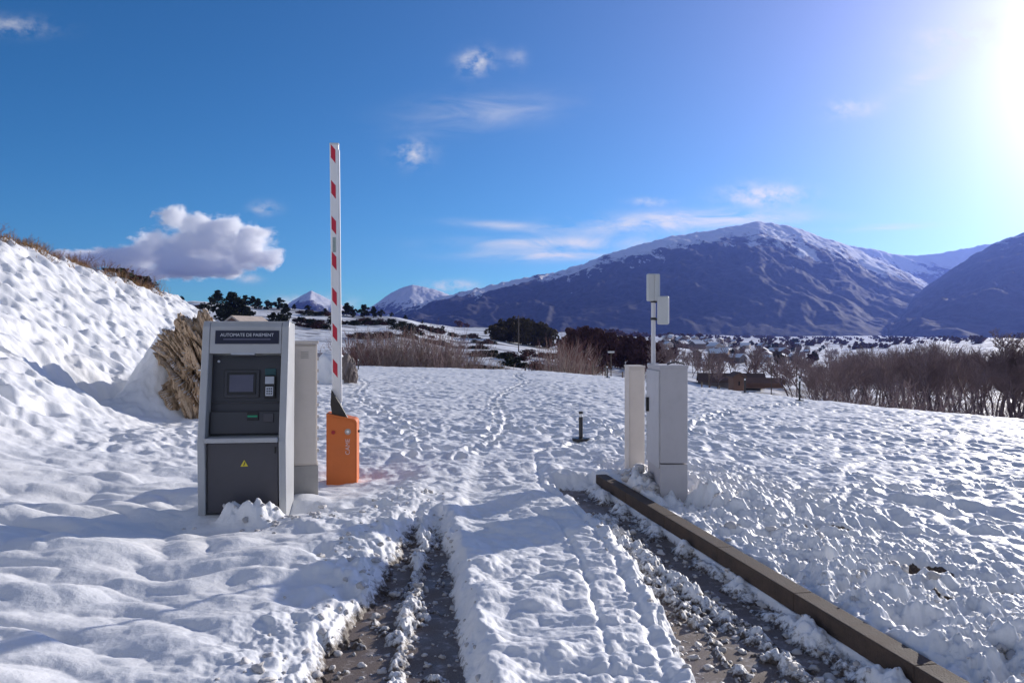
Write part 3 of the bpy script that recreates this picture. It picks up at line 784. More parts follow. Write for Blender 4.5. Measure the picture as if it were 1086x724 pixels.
    obj('bolt_mark', bm, BLACK, dr, loc=(0.012, -0.0155, 0.120))
    obj('door_lock', box((0, 0, 0), (0.014, 0.014, 0.055), 0.004), BLACK, dr, loc=(0.272, -0.015, 0.235))
    obj('plinth', box((0, 0.06, 0.045), (W - 0.13, 0.10, 0.10), 0.006), GREY, K)
    obj('top_cap', box((0, 0.36, H - 0.008), (W - 0.10, 0.30, 0.014), 0.004), GREY, K)
build_kiosk()

# ------------------------------------------------------------------ utility cabinet beside the kiosk
def build_side_cabinet():
    C = empty('utility_cabinet', (-2.045, 7.30, 0.0), R(14.5), 'plain beige utility cabinet standing behind the right side of the payment kiosk', 'cabinet')
    obj('plinth', box((0, 0.15, 0.15), (0.42, 0.30, 0.55), 0.004), CABD, C)
    obj('housing', box((0, 0.15, 1.0), (0.40, 0.29, 1.15), 0.006), CAB, C)
    d = obj('door', box((0.005, -0.008, 1.0), (0.37, 0.014, 1.11), 0.004), CAB, C)
    bm = bmesh.new()
    for k in range(4): add_box(bm, (0.085, -0.017, 1.50 - k * 0.018), (0.07, 0.004, 0.006))
    obj('vent', bm, CABD, d)
    obj('cap', box((0, 0.15, 1.592), (0.43, 0.33, 0.03), 0.008), CAB, C)
    for k in range(9): obj('hinge', box((0.208, 0.12, 0.55 + k * 0.11), (0.012, 0.05, 0.03), 0.002), CABD, C)
build_side_cabinet()

# ------------------------------------------------------------------ barrier gate
def build_barrier():
    B = empty('barrier_gate', (-1.885, 8.62, -0.03), R(6), 'orange barrier gate cabinet with its red striped white boom raised upright', 'barrier gate')
    w = 0.165
    pts = [(-w, 0.0), (w, 0.0), (w, 0.69)]
    for k in range(7):
        a = R(90 * k / 6); pts.append((w - 0.05 + 0.05 * math.cos(a), 0.735 + 0.045 * math.sin(a)))
    pts += [(-w, 0.845)]
    body = obj('housing', prism(pts, -0.13, 0.15, 0.006), ORANGE, B)
    # front door panel, inset outline
    pin = [(x * 0.90, 0.03 + z * 0.93) for x, z in pts]
    d = obj('front_door', prism(pin, -0.137, -0.1305, 0.002), ORANGE, B)
    obj('door_lock', tube((-0.088, -0.137, 0.635), (-0.088, -0.150, 0.635), 0.021), REDL, d)
    # emblem: ring and dot over upright lettering
    bm = bmesh.new()
    n = 24
    for i in range(n):
        a0, a1 = 2 * math.pi * i / n, 2 * math.pi * (i + 1) / n
        q = [bm.verts.new((r * math.cos(a), 0, r * math.sin(a))) for r, a in ((0.018, a0), (0.034, a0), (0.034, a1), (0.018, a1))]
        bm.faces.new(q)
    obj('emblem_ring', bm, CABD, d, loc=(0.068, -0.1385, 0.64))
    obj('emblem_dot', tube((0.068, -0.137, 0.64), (0.068, -0.1395, 0.64), 0.016), WHITE, d)
    text_mesh('lettering', 'CAME', 0.066, LOGO, d, (0.068, -0.1385, 0.475), (R(90), R(-90), 0), 0.0008, 1.02)
    obj('side_bolt', tube((w, 0.0, 0.63), (w + 0.018, 0.0, 0.63), 0.014), BLACK, B)
    obj('base_plate', box((0, 0.01, 0.008), (0.42, 0.34, 0.03), 0.004), CABD, B)
    # bracket
    br = [(-0.100, 0.78), (-0.010, 0.78), (0.072, 0.775), (-0.015, 0.935), (-0.115, 1.10), (-0.125, 0.94)]
    obj('boom_bracket', prism(br, -0.10, -0.06, 0.004), BLACK, B)
    bt = -0.012
    boom = obj('boom', box((0, 0, 1.50), (0.100, 0.055, 3.02), 0.012), WHITE, B, loc=(-0.062, -0.025, 0.805), rot=(0, R(-0.55), 0))
    for k in range(7):
        z = 2.90 - k * 0.395
        if z < 0.25: continue
        bm = bmesh.new()
        q = [(-0.024, 0.10), (0.004, 0.045), (0.026, -0.10), (-0.004, -0.035)]
        q = [(-0.030, 0.105), (0.020, 0.045), (0.020, -0.105), (-0.030, -0.040)]
        v0 = [bm.verts.new((x - 0.006, -0.0290, z + zz)) for x, zz in q]; v1 = [bm.verts.new((x - 0.006, -0.0270, z + zz)) for x, zz in q]
        bm.faces.new(v0[::-1]); bm.faces.new(v1)
        for i in range(4): bm.faces.new((v0[i], v0[(i + 1) % 4], v1[(i + 1) % 4], v1[i]))
        bmesh.ops.recalc_face_normals(bm, faces=bm.faces)
        obj('red_stripe', bm, RED, boom)
    obj('boom_sticker', box((-0.008, -0.0285, 1.895), (0.034, 0.002, 0.165), 0), STICK, boom)
    obj('end_cap', box((0, 0, 3.012), (0.104, 0.059, 0.02), 0.006), ANT, boom)
    obj('rubber_edge', box((0.052, 0, 1.55), (0.010, 0.04, 2.8), 0.003), WHITE, boom)
build_barrier()

# ------------------------------------------------------------------ cabinets and antenna mast on the right
def build_right():
    C = empty('roadside_cabinet', (1.53, 7.30, 0.0), R(1.0), 'grey roadside cabinet with seam near its foot, standing behind the kerb end', 'cabinet')
    w, h, d = 0.262, 1.37, 0.62
    obj('lower_body', box((0, d / 2, 0.22), (w, d, 0.44), 0.006), CABG, C)
    obj('upper_body', box((0, d / 2, 0.90), (w, d, 0.90), 0.007), CABG, C)
    obj('top_lid', box((0, d / 2, h - 0.012), (w + 0.012, d + 0.012, 0.03), 0.006), CABG, C)
    dr = obj('side_door', box((-w / 2 - 0.008, d / 2, 0.86), (0.014, d - 0.03, 0.92), 0.004), CABL, C)
    obj('handle', box((-w / 2 - 0.028, d - 0.13, 0.97), (0.03, 0.045, 0.14), 0.006), BLACK, dr)
    rnd = random.Random(2)
    for k in range(12): obj('hinge', box((-w / 2 - 0.010, d + 0.002, 0.42 + k * 0.078), (0.022, 0.014, rnd.uniform(0.02, 0.05)), 0.002), WHITE, dr)
    # cable looped over the lid
    bm = bmesh.new(); pr = None
    for k in range(13):
        t = k / 12; p = Vector((-0.03 + 0.17 * t, 0.16, h + 0.008 + 0.022 * math.sin(math.pi * t)))
        if pr: add_tube(bm, pr, p, 0.007, n=6)
        pr = p
    obj('cable', bm, BLACK, C, smooth=True)
    S = empty('narrow_cabinet', (1.373, 8.50, 0.0), R(0), 'narrow beige cabinet directly behind the grey roadside cabinet', 'cabinet')
    obj('body', box((0, 0.17, 0.66), (0.172, 0.34, 1.32), 0.005), CAB, S)
    obj('lid', box((0, 0.17, 1.325), (0.185, 0.355, 0.016), 0.004), CAB, S)
    obj('front_door', box((0, -0.007, 0.70), (0.150, 0.012, 1.18), 0.003), CAB, S)
    # mast standing on the lid of the cabinet
    A = empty('antenna_mast', (1.425, 7.80, 1.368), 0, 'white antenna mast with two panel antennas, on top of the grey roadside cabinet', 'antenna')
    obj('pole', tube((0, 0, 0), (0, 0, 0.90), 0.022, n=16), POLEM, A, smooth=False)
    obj('base_flange', box((0, 0, 0.006), (0.10, 0.10, 0.012), 0.003), POLEM, A)
    a = obj('panel_antenna', box((0, 0, 0), (0.135, 0.05, 0.275), 0.012), ANT, A, loc=(-0.002, -0.01, 0.775), rot=(0, 0, R(14)))
    obj('antenna_ridge', box((0.02, -0.031, 0), (0.035, 0.016, 0.262), 0.005), ANT, a)
    b = obj('panel_antenna', box((0, 0, 0), (0.118, 0.06, 0.285), 0.016), ANT, A, loc=(0.094, -0.03, 0.545), rot=(0, 0, R(-12)))
    obj('arm', box((-0.055, 0.02, 0.09), (0.05, 0.02, 0.02), 0.003), BLACK, b); obj('arm', box((-0.055, 0.02, -0.09), (0.05, 0.02, 0.02), 0.003), BLACK, b)
    for z in (0.46, 0.635):
        obj('clamp', tube((0, 0, z - 0.012), (0, 0, z + 0.012), 0.030, n=16), BLACK, A)
    bm = bmesh.new(); pr = None
    for k in range(11):
        t = k / 10; p = Vector((0.06 + 0.12 * t, 0.0, 0.40 - 0.035 * math.sin(math.pi * t * 0.9) + 0.01 * t))
        if pr: add_tube(bm, pr, p, 0.005, n=6)
        pr = p
build_right()

# ------------------------------------------------------------------ low bollard lights
def build_bollards():
    def proto(loc, label):
        b = empty('bollard_light', loc, 0, label, 'bollard light', 'low bollard lights in the snowy field')
        obj('post', tube((0, 0, 0), (0, 0, 0.33), 0.030, n=16), BLACK, b, smooth=False)
        obj('lens', tube((0, 0, 0.331), (0, 0, 0.375), 0.027, n=16), WHITE, b)
        obj('cap', tube((0, 0, 0.376), (0, 0, 0.41), 0.031, n=16), BLACK, b)
        obj('base_plate', tube((0, 0, -0.02), (0, 0, 0.02), 0.13, n=20), BLACK, b)
        return b
    x, y = (616 - CX) / F * 11.4, 11.4
    p = proto((x, y, ground_z(x, y) + 0.02), 'black bollard light with white band in mid field, left of the roadside cabinet')
    for px, Y, lab in ((380, 38, 'tiny bollard light at the far field edge behind the raised boom'), (790, 27.5, 'small bollard light at the field edge in front of the brown hut'),
                       (644, 34.5, 'small dark bollard light at the field edge left of the lamp post'), (848, 24.6, 'pale bollard light at field edge where the bare wood begins')):
        x, y = (px - CX) / F * Y, Y
        c = p.copy(); COL.objects.link(c); c.location = (x, y, ground_z(x, y) + 0.0); c['label'] = lab
        c.scale = (1, 1, 1.35) if px != 848 else (1, 1, 1.9)
        for ch in p.children:
            d = ch.copy(); COL.objects.link(d); d.parent = c
build_bollards()

# ------------------------------------------------------------------ rocks
def build_rock(name, loc, size, seed, label, tilt=30, sub=6, m=None):
    """outcrop of steep jagged strata: a dense body broken by stepped noise along the tilted beds"""
    bm = bmesh.new(); bmesh.ops.create_icosphere(bm, subdivisions=sub, radius=1.0)
    co = np.array([v.co[:] for v in bm.verts])
    d = np.sign(co) * np.abs(co) ** 0.7
    p = d * np.array(size)
    nrm = co.copy()
    a = R(tilt)
    s_ = p[:, 0] * math.cos(a) + p[:, 2] * math.sin(a) + 0.35 * p[:, 1]
    l_ = -p[:, 0] * math.sin(a) + p[:, 2] * math.cos(a) + 0.15 * p[:, 1]
    s2 = s_ + 0.06 * perlin(l_ * 1.5, s_ * 2, seed + 2)
    bed = perlin(s2 * 5.0, l_ * 0.9, seed); bed = np.round(bed * 4) / 4 * 0.7 + bed * 0.3
    fine = perlin(s2 * 13.0, l_ * 2.0 + p[:, 1], seed + 1); fine = np.round(fine * 3) / 3 * .6 + fine * .4
    crack = -np.clip(0.13 - np.abs(perlin(s2 * 4.2, l_ * 0.6, seed + 3)), 0, 1) * 2.6 - np.clip(0.10 - np.abs(perlin(s2 * 9.5, l_ * 1.6, seed + 6)), 0, 1) * 1.3
    blocks = np.round(perlin(s2 * 1.3, l_ * 1.1, seed + 4) * 3) / 3
    grit = perlin(s2 * 26, l_ * 9, seed + 7)
    dsp = 0.26 * bed + 0.11 * fine + crack + 0.24 * blocks + 0.03 * grit
    out = p + nrm * (dsp * min(size[0], size[1]) * 1.1)[:, None]
    for v, c in zip(bm.verts, out): v.co = c
    o = obj(name, bm, m or ROCK, loc=loc)
    tag(o, label, 'rock')
    return o
build_rock('rock_outcrop', (-5.62, 13.85, 0.85), (0.62, 0.72, 1.22), 4, 'jagged brown rock outcrop breaking out of the snowy bank behind the kiosk', sub=7)
build_rock('boulder', ((370 - CX) / F * 26, 26, 0.3), (0.26, 0.40, 0.80), 9, 'dark boulder beside the foot of the boom at the field edge', tilt=-20, sub=5, m=WALLD)
def snow_drift():
    bm = bmesh.new(); bmesh.ops.create_icosphere(bm, subdivisions=5, radius=1.0)
    for v in bm.verts:
        n = mnoise.fractal(v.co * 1.6 + Vector((4, 1, 2)), 1.0, 2.0, 4)
        v.co = Vector((v.co.x * 0.95, v.co.y * 0.7, v.co.z * 1.35)) * (1 + 0.16 * n)
    o = obj('snow_drift', bm, SNOW, smooth=True, loc=((346 - CX) / F * 26, 26.2, -0.1))
    tag(o, 'mound of drifted snow against the dark boulder', kind='structure')
snow_drift()

# ------------------------------------------------------------------ vegetation
def branch_tubes(segs, nside=3):
    V = []; Fc = []; off = 0
    for a, b, r0, r1 in segs:
        d = b - a; L = np.linalg.norm(d)
        if L < 1e-6: continue
        d = d / L
        up = np.array([0, 0, 1.0]) if abs(d[2]) < 0.9 else np.array([1.0, 0, 0])
        u = np.cross(d, up); u /= np.linalg.norm(u); w = np.cross(d, u)
        ring = [(math.cos(2 * math.pi * k / nside), math.sin(2 * math.pi * k / nside)) for k in range(nside)]
        for c, r in ((a, r0), (b, r1)):
            for cs, sn in ring: V.append(c + r * (u * cs + w * sn))
        for k in range(nside):
            k2 = (k + 1) % nside
            Fc.append((off + k, off + k2, off + nside + k2, off + nside + k))
        off += 2 * nside
    return np.array(V), np.array(Fc)

def bare_tree_segs(h, seed, spread=0.5, twig=0.010, depth=5, lean=0.06):
    rng = np.random.default_rng(seed)
    trunk = []; crown = []
    def grow(p, d, L, r, lev):
        n = 3
        for k in range(n):
            d = d + rng.normal(0, 0.10, 3) + np.array([0, 0, 0.04]); d /= np.linalg.norm(d)
            q = p + d * L / n; r1 = max(r * 0.86, twig)
            (trunk if lev == 0 else crown).append((p, q, r, r1))
            if lev < depth:
                nb = rng.integers(1, 3) if lev > 0 else (0, 2, 3)[k]
                for _ in range(nb):
                    a = rng.uniform(0, 2 * np.pi)
                    side = np.array([math.cos(a), math.sin(a), 0])
                    dd = d * rng.uniform(0.55, 0.9) + side * rng.uniform(0.4, 0.9) * (0.6 + spread) + np.array([0, 0, 0.18]); dd /= np.linalg.norm(dd)
                    grow(q, dd, L * rng.uniform(0.48, 0.68), max(r1 * 0.55, twig), lev + 1)
            p = q; r = r1
        if lev < depth: grow(p, d, L * 0.6, max(r * 0.8, twig), lev + 1)
    grow(np.zeros(3), np.array([rng.normal(0, lean), rng.normal(0, lean), 1.0]), h * 0.50, h * 0.017, 0)
    return trunk, crown

def shrub_segs(h, w, seed, n=70, twig=0.008):
    rng = np.random.default_rng(seed); s = []
    for _ in range(n):
        b = np.array([rng.normal(0, w * 0.28), rng.normal(0, w * 0.28), 0])
        d = np.array([b[0] / w * 0.9 + rng.normal(0, 0.16), b[1] / w * 0.9 + rng.normal(0, 0.16), 1.0]); d /= np.linalg.norm(d)
        L = h * rng.uniform(0.55, 1.0); p = b
        for k in range(4):
            d = d + rng.normal(0, 0.07, 3); d /= np.linalg.norm(d)
            q = p + d * L / 4; s.append((p, q, twig * (1.5 - k * .25), twig * (1.25 - k * .25)))
            for _ in range(3 if k else 1):
                e = d + rng.normal(0, 0.40, 3); e[2] = abs(e[2]); e /= np.linalg.norm(e)
                m = q + e * L * rng.uniform(0.12, 0.30); s.append((q, m, twig * .7, twig * .4))
            p = q
    return s

def leaf_crown(h, w, seed, n=1500, size=0.35, clumps=26, flat=0.8, cone=False):
    """clumps of little faces spread through the crown volume"""
    rng = np.random.default_rng(seed)
    C = []
    for _ in range(clumps):
        while True:
            p = rng.uniform(-1, 1, 3)
            if np.dot(p, p) < 1: break
        zz = (p[2] * 0.5 + 0.5)
        k = (1.08 - zz * 0.95) if cone else (0.55 + 0.45 * math.sin(math.pi * min(1, zz * 0.9 + 0.1)))
        C.append((p[0] * w * k * 0.85, p[1] * w * k * 0.85, h * (0.07 + 0.86 * zz), rng.uniform(0.18, 0.40) * w * (0.6 + 0.4 * k)))
    V = []; Fc = []
    for i in range(n):
        c = C[rng.integers(len(C))]
        d = rng.normal(0, 1, 3); d /= np.linalg.norm(d); d *= c[3] * rng.uniform(0.3, 1.0) ** 0.5; d[2] *= flat
        p = np.array(c[:3]) + d
        a = rng.normal(0, 1, 3); a /= np.linalg.norm(a); b = np.cross(a, rng.normal(0, 1, 3)); b /= np.linalg.norm(b)
        s = size * rng.uniform(0.5, 1.2)
        k = len(V); V += [p - a * s, p - b * s * .6, p + a * s, p + b * s * .6]; Fc.append((k, k + 1, k + 2, k + 3))
    return np.array(V), np.array(Fc)

def proto_bare(h, seed, label, cat, group, crownmat=TWIG, barkmat=BARK, twig=0.010, depth=5, spread=.5, name='bare_tree'):
    t = empty(name, (0, 0, 0), 0, label, cat, group)
    tr, cr = bare_tree_segs(h, seed, spread, twig, depth)
    np_mesh('trunk', *branch_tubes(tr, 6), barkmat, t)
    np_mesh('crown', *branch_tubes(cr, 3), crownmat, t, smooth=False)
    return t

def proto_leafy(h, w, seed, label, cat, group, m, name='evergreen_tree', n=1500, size=.35, cone=False):
    t = empty(name, (0, 0, 0), 0, label, cat, group)
    np_mesh('trunk', *branch_tubes([(np.array([0, 0, -0.3]), np.array([0.05, 0, h * 0.5]), h * .03, h * .02)], 6), BARK, t)
    v, f = leaf_crown(h, w, seed, n, size, cone=cone)
    np_mesh('crown', v, f, m, t, smooth=False)
    return t

def dup(root, loc, rz=0, sc=(1, 1, 1), label=None, group=None):
    c = root.copy(); COL.objects.link(c); c.location = loc; c.rotation_euler = (0, 0, rz); c.scale = sc
    if label: c['label'] = label
    if group: c['group'] = group
    for ch in root.children:
        d = ch.copy(); COL.objects.link(d); d.parent = c
    return c

def proto_shrub(h, w, seed, label, group, m, n=70, twig=.012):
    s = empty('bare_shrub', (0, 0, 0), 0, label, 'shrub', group)
    np_mesh('crown', *branch_tubes(shrub_segs(h, w, seed, n, twig), 3), m, s, smooth=False)  # all stems and side twigs of the shrub, from the ground up
    return s

class Planter:
    def __init__(self, protos): self.p = protos; self.used = set()
    def put(self, i, loc, rz, sc, label=None, group=None):
        p = self.p[i % len(self.p)]
        k = i % len(self.p)
        if k not in self.used:
            self.used.add(k); p.location = loc; p.rotation_euler = (0, 0, rz); p.scale = sc
            if label: p['label'] = label
            if group: p['group'] = group
            return p
        return dup(p, loc, rz, sc, label, group)
    def prune(self):
        for k, p in enumerate(self.p):
            if k not in self.used:
                for ch in list(p.children): bpy.data.objects.remove(ch)
                bpy.data.objects.remove(p)

def at(px, Y):
    x = (px - CX) / F * Y
    return x, Y, ground_z(x, Y)

rng = np.random.default_rng(11)
# bare wood on the right, beyond the field edge
WOODLAB = 'bare grey brown tree in the leafless wood beyond the right field edge'
wood = Planter([proto_bare(8.0, 100 + k, WOODLAB, 'tree', 'bare trees of the wood on the right', twig=0.011, depth=4, spread=.15) for k in range(6)])
for i in range(125):
    px = 862 + (1330 - 862) * ((i * 0.618034) % 1.0)
    Y = rng.uniform(44, 105)
    top = np.interp(px, [862, 900, 960, 1000, 1060, 1086, 1330], [384, 370, 364, 365, 370, 372, 368]) + rng.normal(0, 4)
    x, y, z = at(px, Y)
    ztop = CAM - (top - CY) / F * Y
    h = max(3.0, ztop - z)
    wood.put(i, (x, y, z - 0.1), rng.uniform(0, 6.28), (h / 8.0 * 1.0, h / 8.0 * 1.0, h / 8.0 * 0.88))
wood.prune()
us = Planter([proto_shrub(2.2, 2.0, 250 + k, 'thin leafless undergrowth shrub among the bare trees of the right wood', 'undergrowth shrubs in the bare wood', TWIG, 40, .012) for k in range(3)])
for i in range(55):
    px = 866 + 440 * ((i * 0.618034 + .3) % 1.0); Y = rng.uniform(34, 70); x, y, z = at(px, Y)
    if Y < float(np.interp(px, E_PX, E_Y)) + 6: continue
    q = rng.uniform(.6, 1.2); us.put(i, (x, y, z - .1), rng.uniform(0, 6.28), (1.3, 1.3, q))
us.prune()
# tall single tree at the frame edge
t = proto_bare(7.0, 151, 'taller bare tree with spreading branches at right edge above the wood', 'tree', None, twig=0.014, depth=5, spread=.8)
x, y, z = at(1084, 46); t.location = (x, y, z - .1); t.scale = (0.75, 0.75, 0.85)

# willow shrubs (russet) behind the field edge
G1 = 'russet leafless shrubs in the row behind the boom'
L1 = 'russet leafless shrub in the row at the field edge right of the boom'
sh = Planter([proto_shrub(3.0, 2.2, 200 + k, L1, G1, m, 42, .014) for k, m in enumerate((TWIGR, TWIGP, TWIGR, TWIG, TWIGP))])
for i in range(25):
    px = 374 + 116 * (i + .5) / 25 + rng.normal(0, 3); Y = rng.uniform(46, 60)
    x, y, z = at(px, Y)
    top = np.interp(px, [370, 385, 400, 430, 470, 490], [348, 360, 354, 351, 357, 366]) + rng.normal(0, 3)
    h = max(1.0, CAM - (top - CY) / F * Y - z)
    sh.put(i, (x, y, z - .1), rng.uniform(0, 6.28), (1.0, 1.0, h / 3.0))
G2 = 'bare reddish shrubs at the middle of the field edge'
L2 = 'bare reddish shrub at mid field edge below the maroon trees'
sh2 = Planter([proto_shrub(3.0, 1.8, 220 + k, L2, G2, m, 36, .013) for k, m in enumerate((TWIGR, TWIGP))])
for i in range(12):
    px = 578 + 46 * (i + .5) / 12 + rng.normal(0, 2); Y = rng.uniform(44, 56)
    x, y, z = at(px, Y); top = np.interp(px, [575, 590, 610, 628], [378, 366, 365, 378]) + rng.normal(0, 2)
    h = max(1.0, CAM - (top - CY) / F * Y - z)
    sh2.put(i, (x, y, z - .1), rng.uniform(0, 6.28), (.8, .8, h / 3.0))
G3 = 'low dry shrubs on the middle terrace'
sh3 = Planter([proto_shrub(1.2, 1.6, 240, 'low dry shrub on the snowy terrace left of the reddish shrubs', G3, TWIGP, 60, .014)])
for i, px in enumerate((520, 531, 541, 548, 556)):
    x, y, z = at(px, 48); sh3.put(i, (x, y, z), i, (1.1, 1, .9 if i != 1 else 1.5))

# dark evergreen clump (520-585) and maroon clump (595-700)
G4 = 'dark olive trees of the clump below the long mountain'
cl = Planter([proto_leafy(9, 4.2, 300 + k, 'dark olive tree in the clump below the long mountain', 'tree', G4, OLIVE, 'leafy_tree', 1700, .55) for k in range(3)])
for i in range(13):
    px = 524 + 60 * (i + .5) / 13; Y = rng.uniform(320, 350); x, y, z = at(px, Y)
    top = np.interp(px, [520, 535, 550, 565, 578, 588], [347, 335, 331, 335, 341, 351]) + rng.normal(0, 1)
    h = max(3, CAM - (top - CY) / F * Y - z); cl.put(i, (x, y, z - .3), rng.uniform(0, 6.28), (1.25, 1.25, h / 9))
G5 = 'maroon brown trees of the clump left of the antenna mast'
cl2 = Planter([proto_leafy(9, 4.0, 320 + k, 'maroon brown tree in the dark clump left of the antenna mast', 'tree', G5, MAROON, 'leafy_tree', 1700, .5) for k in range(3)])
for i in range(22):
    px = 597 + 106 * (i + .5) / 22; Y = rng.uniform(150, 190); x, y, z = at(px, Y)
    top = np.interp(px, [595, 605, 620, 640, 660, 690, 705], [358, 346, 343, 348, 353, 358, 372]) + rng.normal(0, 1.5)
    h = max(3, CAM - (top - CY) / F * Y - z); cl2.put(i, (x, y, z - .3), rng.uniform(0, 6.28), (.75, .75, h / 9))
# evergreens over the left hillside
G6 = 'dark evergreens scattered over the left hillside'
ev = Planter([proto_leafy(6, 2.6, 340 + k, 'dark evergreen scattered on the snowy hillside behind the kiosk', 'tree', G6, PINE, 'evergreen_tree', 1300, .36, cone=(k == 1)) for k in range(3)])
spots = [(126, 305, 330, 11), (147, 303, 336, 10), (192, 312, 380, 7), (208, 320, 210, 14), (231, 304, 380, 14), (224, 312, 370, 9), (246, 303, 250, 30), (256, 312, 250, 24), (239, 318, 245, 22), (262, 322, 230, 16),
         (274, 311, 370, 9), (284, 316, 370, 9), (296, 313, 375, 10), (303, 318, 300, 13), (298, 328, 230, 16), (290, 326, 240, 12), (312, 322, 390, 7), (327, 326, 390, 8), (345, 326, 380, 7), (368, 318, 390, 12), (374, 322, 380, 10), (386, 320, 390, 10), (396, 322, 380, 9), (404, 326, 380, 7),
         (352, 332, 300, 9), (332, 338, 260, 7), (415, 333, 420, 6), (430, 338, 420, 6), (448, 341, 460, 5), (470, 344, 460, 5), (260, 306, 390, 9), (268, 306, 390, 9), (216, 318, 300, 12), (382, 344, 110, 16), (402, 347, 110, 9), (410, 346, 112, 9)]
for i, (px, top, Y, hp) in enumerate(spots):
    x, y, z = at(px, Y); h = hp / F * Y; zt = CAM - (top - CY) / F * Y
    h = max(h, min(zt - z, h * 1.6)) if zt > z else h
    s = h / 6
    ev.put(i, (x, y, z - .2), rng.uniform(0, 6.28), (s * rng.uniform(0.9, 1.35), s * 1.1, s * .9))
# hedge lines on the terraces and valley trees
G7 = 'dark bushes lining the snowy terraces'
bu = Planter([proto_leafy(2.4, 2.2, 360 + k, 'dark bush in the hedge lines of the snowy terraces', 'bush', G7, m, 'bush', 500, .3) for k, m in enumerate((PINE, MAROON))])
rows = [(495, 532, 374, 92, 9), (540, 580, 381, 85, 8), (490, 530, 392, 62, 7), (495, 530, 384, 76, 7), (380, 470, 341, 320, 9), (330, 355, 346, 240, 6), (535, 560, 371, 120, 5), (560, 600, 361, 200, 7), (415, 460, 346, 260, 6), (445, 510, 352, 330, 9), (310, 350, 333, 290, 8), (300, 345, 341, 250, 8), (360, 400, 333, 300, 8), (395, 440, 340, 300, 8), (370, 420, 352, 200, 8), (420, 520, 357, 210, 12), (500, 560, 366, 150, 9), (480, 540, 379, 84, 7), (560, 640, 373, 120, 9), (180, 215, 322, 330, 6), (500, 524, 349, 280, 5), (318, 350, 327, 350, 7)]
k = 0
CR_PX0 = np.array([100, 125, 150, 175.]); _yy = np.linspace(10, 32, 120)
CR_Y0 = np.array([_yy[int(np.argmax((terrain((p - CX) / F * _yy, _yy)[0] - CAM) / _yy))] for p in CR_PX0])
for a, b, py, Y, n in rows:
    for j in range(n):
        px = a + (b - a) * (j + rng.uniform(.1, .9)) / n; x, y, z = at(px, Y + rng.normal(0, Y * .01))
        s = (Y / 130 if Y < 130 else (Y / 130) ** 0.45) * rng.uniform(.45, 1.0)
        bu.put(k, (x, y, z - .1), rng.uniform(0, 6.28), (s * 1.2, s, s * .7)); k += 1
for px, sc in ((124, .26), (131, .22), (147, .24), (153, .18)):
    yy = float(np.interp(px, CR_PX0, CR_Y0)) + .3; x, y, z = at(px, yy); bu.put(k, (x, y, z - .03), k, (sc * 1.2, sc, sc * .8), 'dark low bush on the crest of the snowy bank above the rock outcrop', 'dark bushes on the bank crest'); k += 1
G8 = 'dark trees among the valley houses'
vt = Planter([proto_leafy(8, 4, 380 + k, 'dark tree among the snowy houses in the valley', 'tree', G8, m, 'valley_tree', 500, .9) for k, m in enumerate((OLIVE, MAROON, PINE))])
for i in range(70):
    px = rng.uniform(690, 880); Y = rng.uniform(330, 1250); x, y, z = at(px, Y); s = rng.uniform(.35, .8) * (0.7 + Y / 1300)
    vt.put(i, (x, y, z - .3), rng.uniform(0, 6.28), (s, s, s))
for k in range(2):
    vb = proto_bare(9.0, 160 + k, 'bare brown tree among the snowy houses in the valley', 'tree', 'bare trees among the valley houses', twig=0.05, depth=3, name='valley_tree')
    for i in range(55):
        px = rng.uniform(690, 900); Y = rng.uniform(140, 900) if i % 3 else rng.uniform(90, 200); x, y, z = at(px, Y)
        s = rng.uniform(.45, .9) * (0.75 + Y / 1200)
        if i == 0: vb.location = (x, y, z - .2); vb.scale = (s, s, s)
        else: dup(vb, (x, y, z - .2), rng.uniform(0, 6.28), (s, s, s))
# distant wooded band across the valley floor: one mass
def wood_mass():
    V = []; Fc = []; off = 0; r = np.random.default_rng(5)
    v0, f0 = leaf_crown(9, 6, 77, 60, 2.6, clumps=10)
    for i in range(700):
        Y = r.uniform(900, 2600); px = r.uniform(480, 1300)
        if perlin(np.array([px / 60.0]), np.array([Y / 300.0]), 5)[0] < 0.02: continue
        x = (px - CX) / F * Y; z = far_height(np.array([px]), np.array([Y]))[0]
        s = r.uniform(.7, 1.4); V.append(v0 * s + np.array([x, Y, z - 2])); Fc.append(f0 + off); off += len(v0)
    o = np_mesh('far_woods', np.concatenate(V), np.concatenate(Fc), MAROON, smooth=False)
    tag(o, 'far dark woods at the foot of the mountains', kind='stuff')
wood_mass()

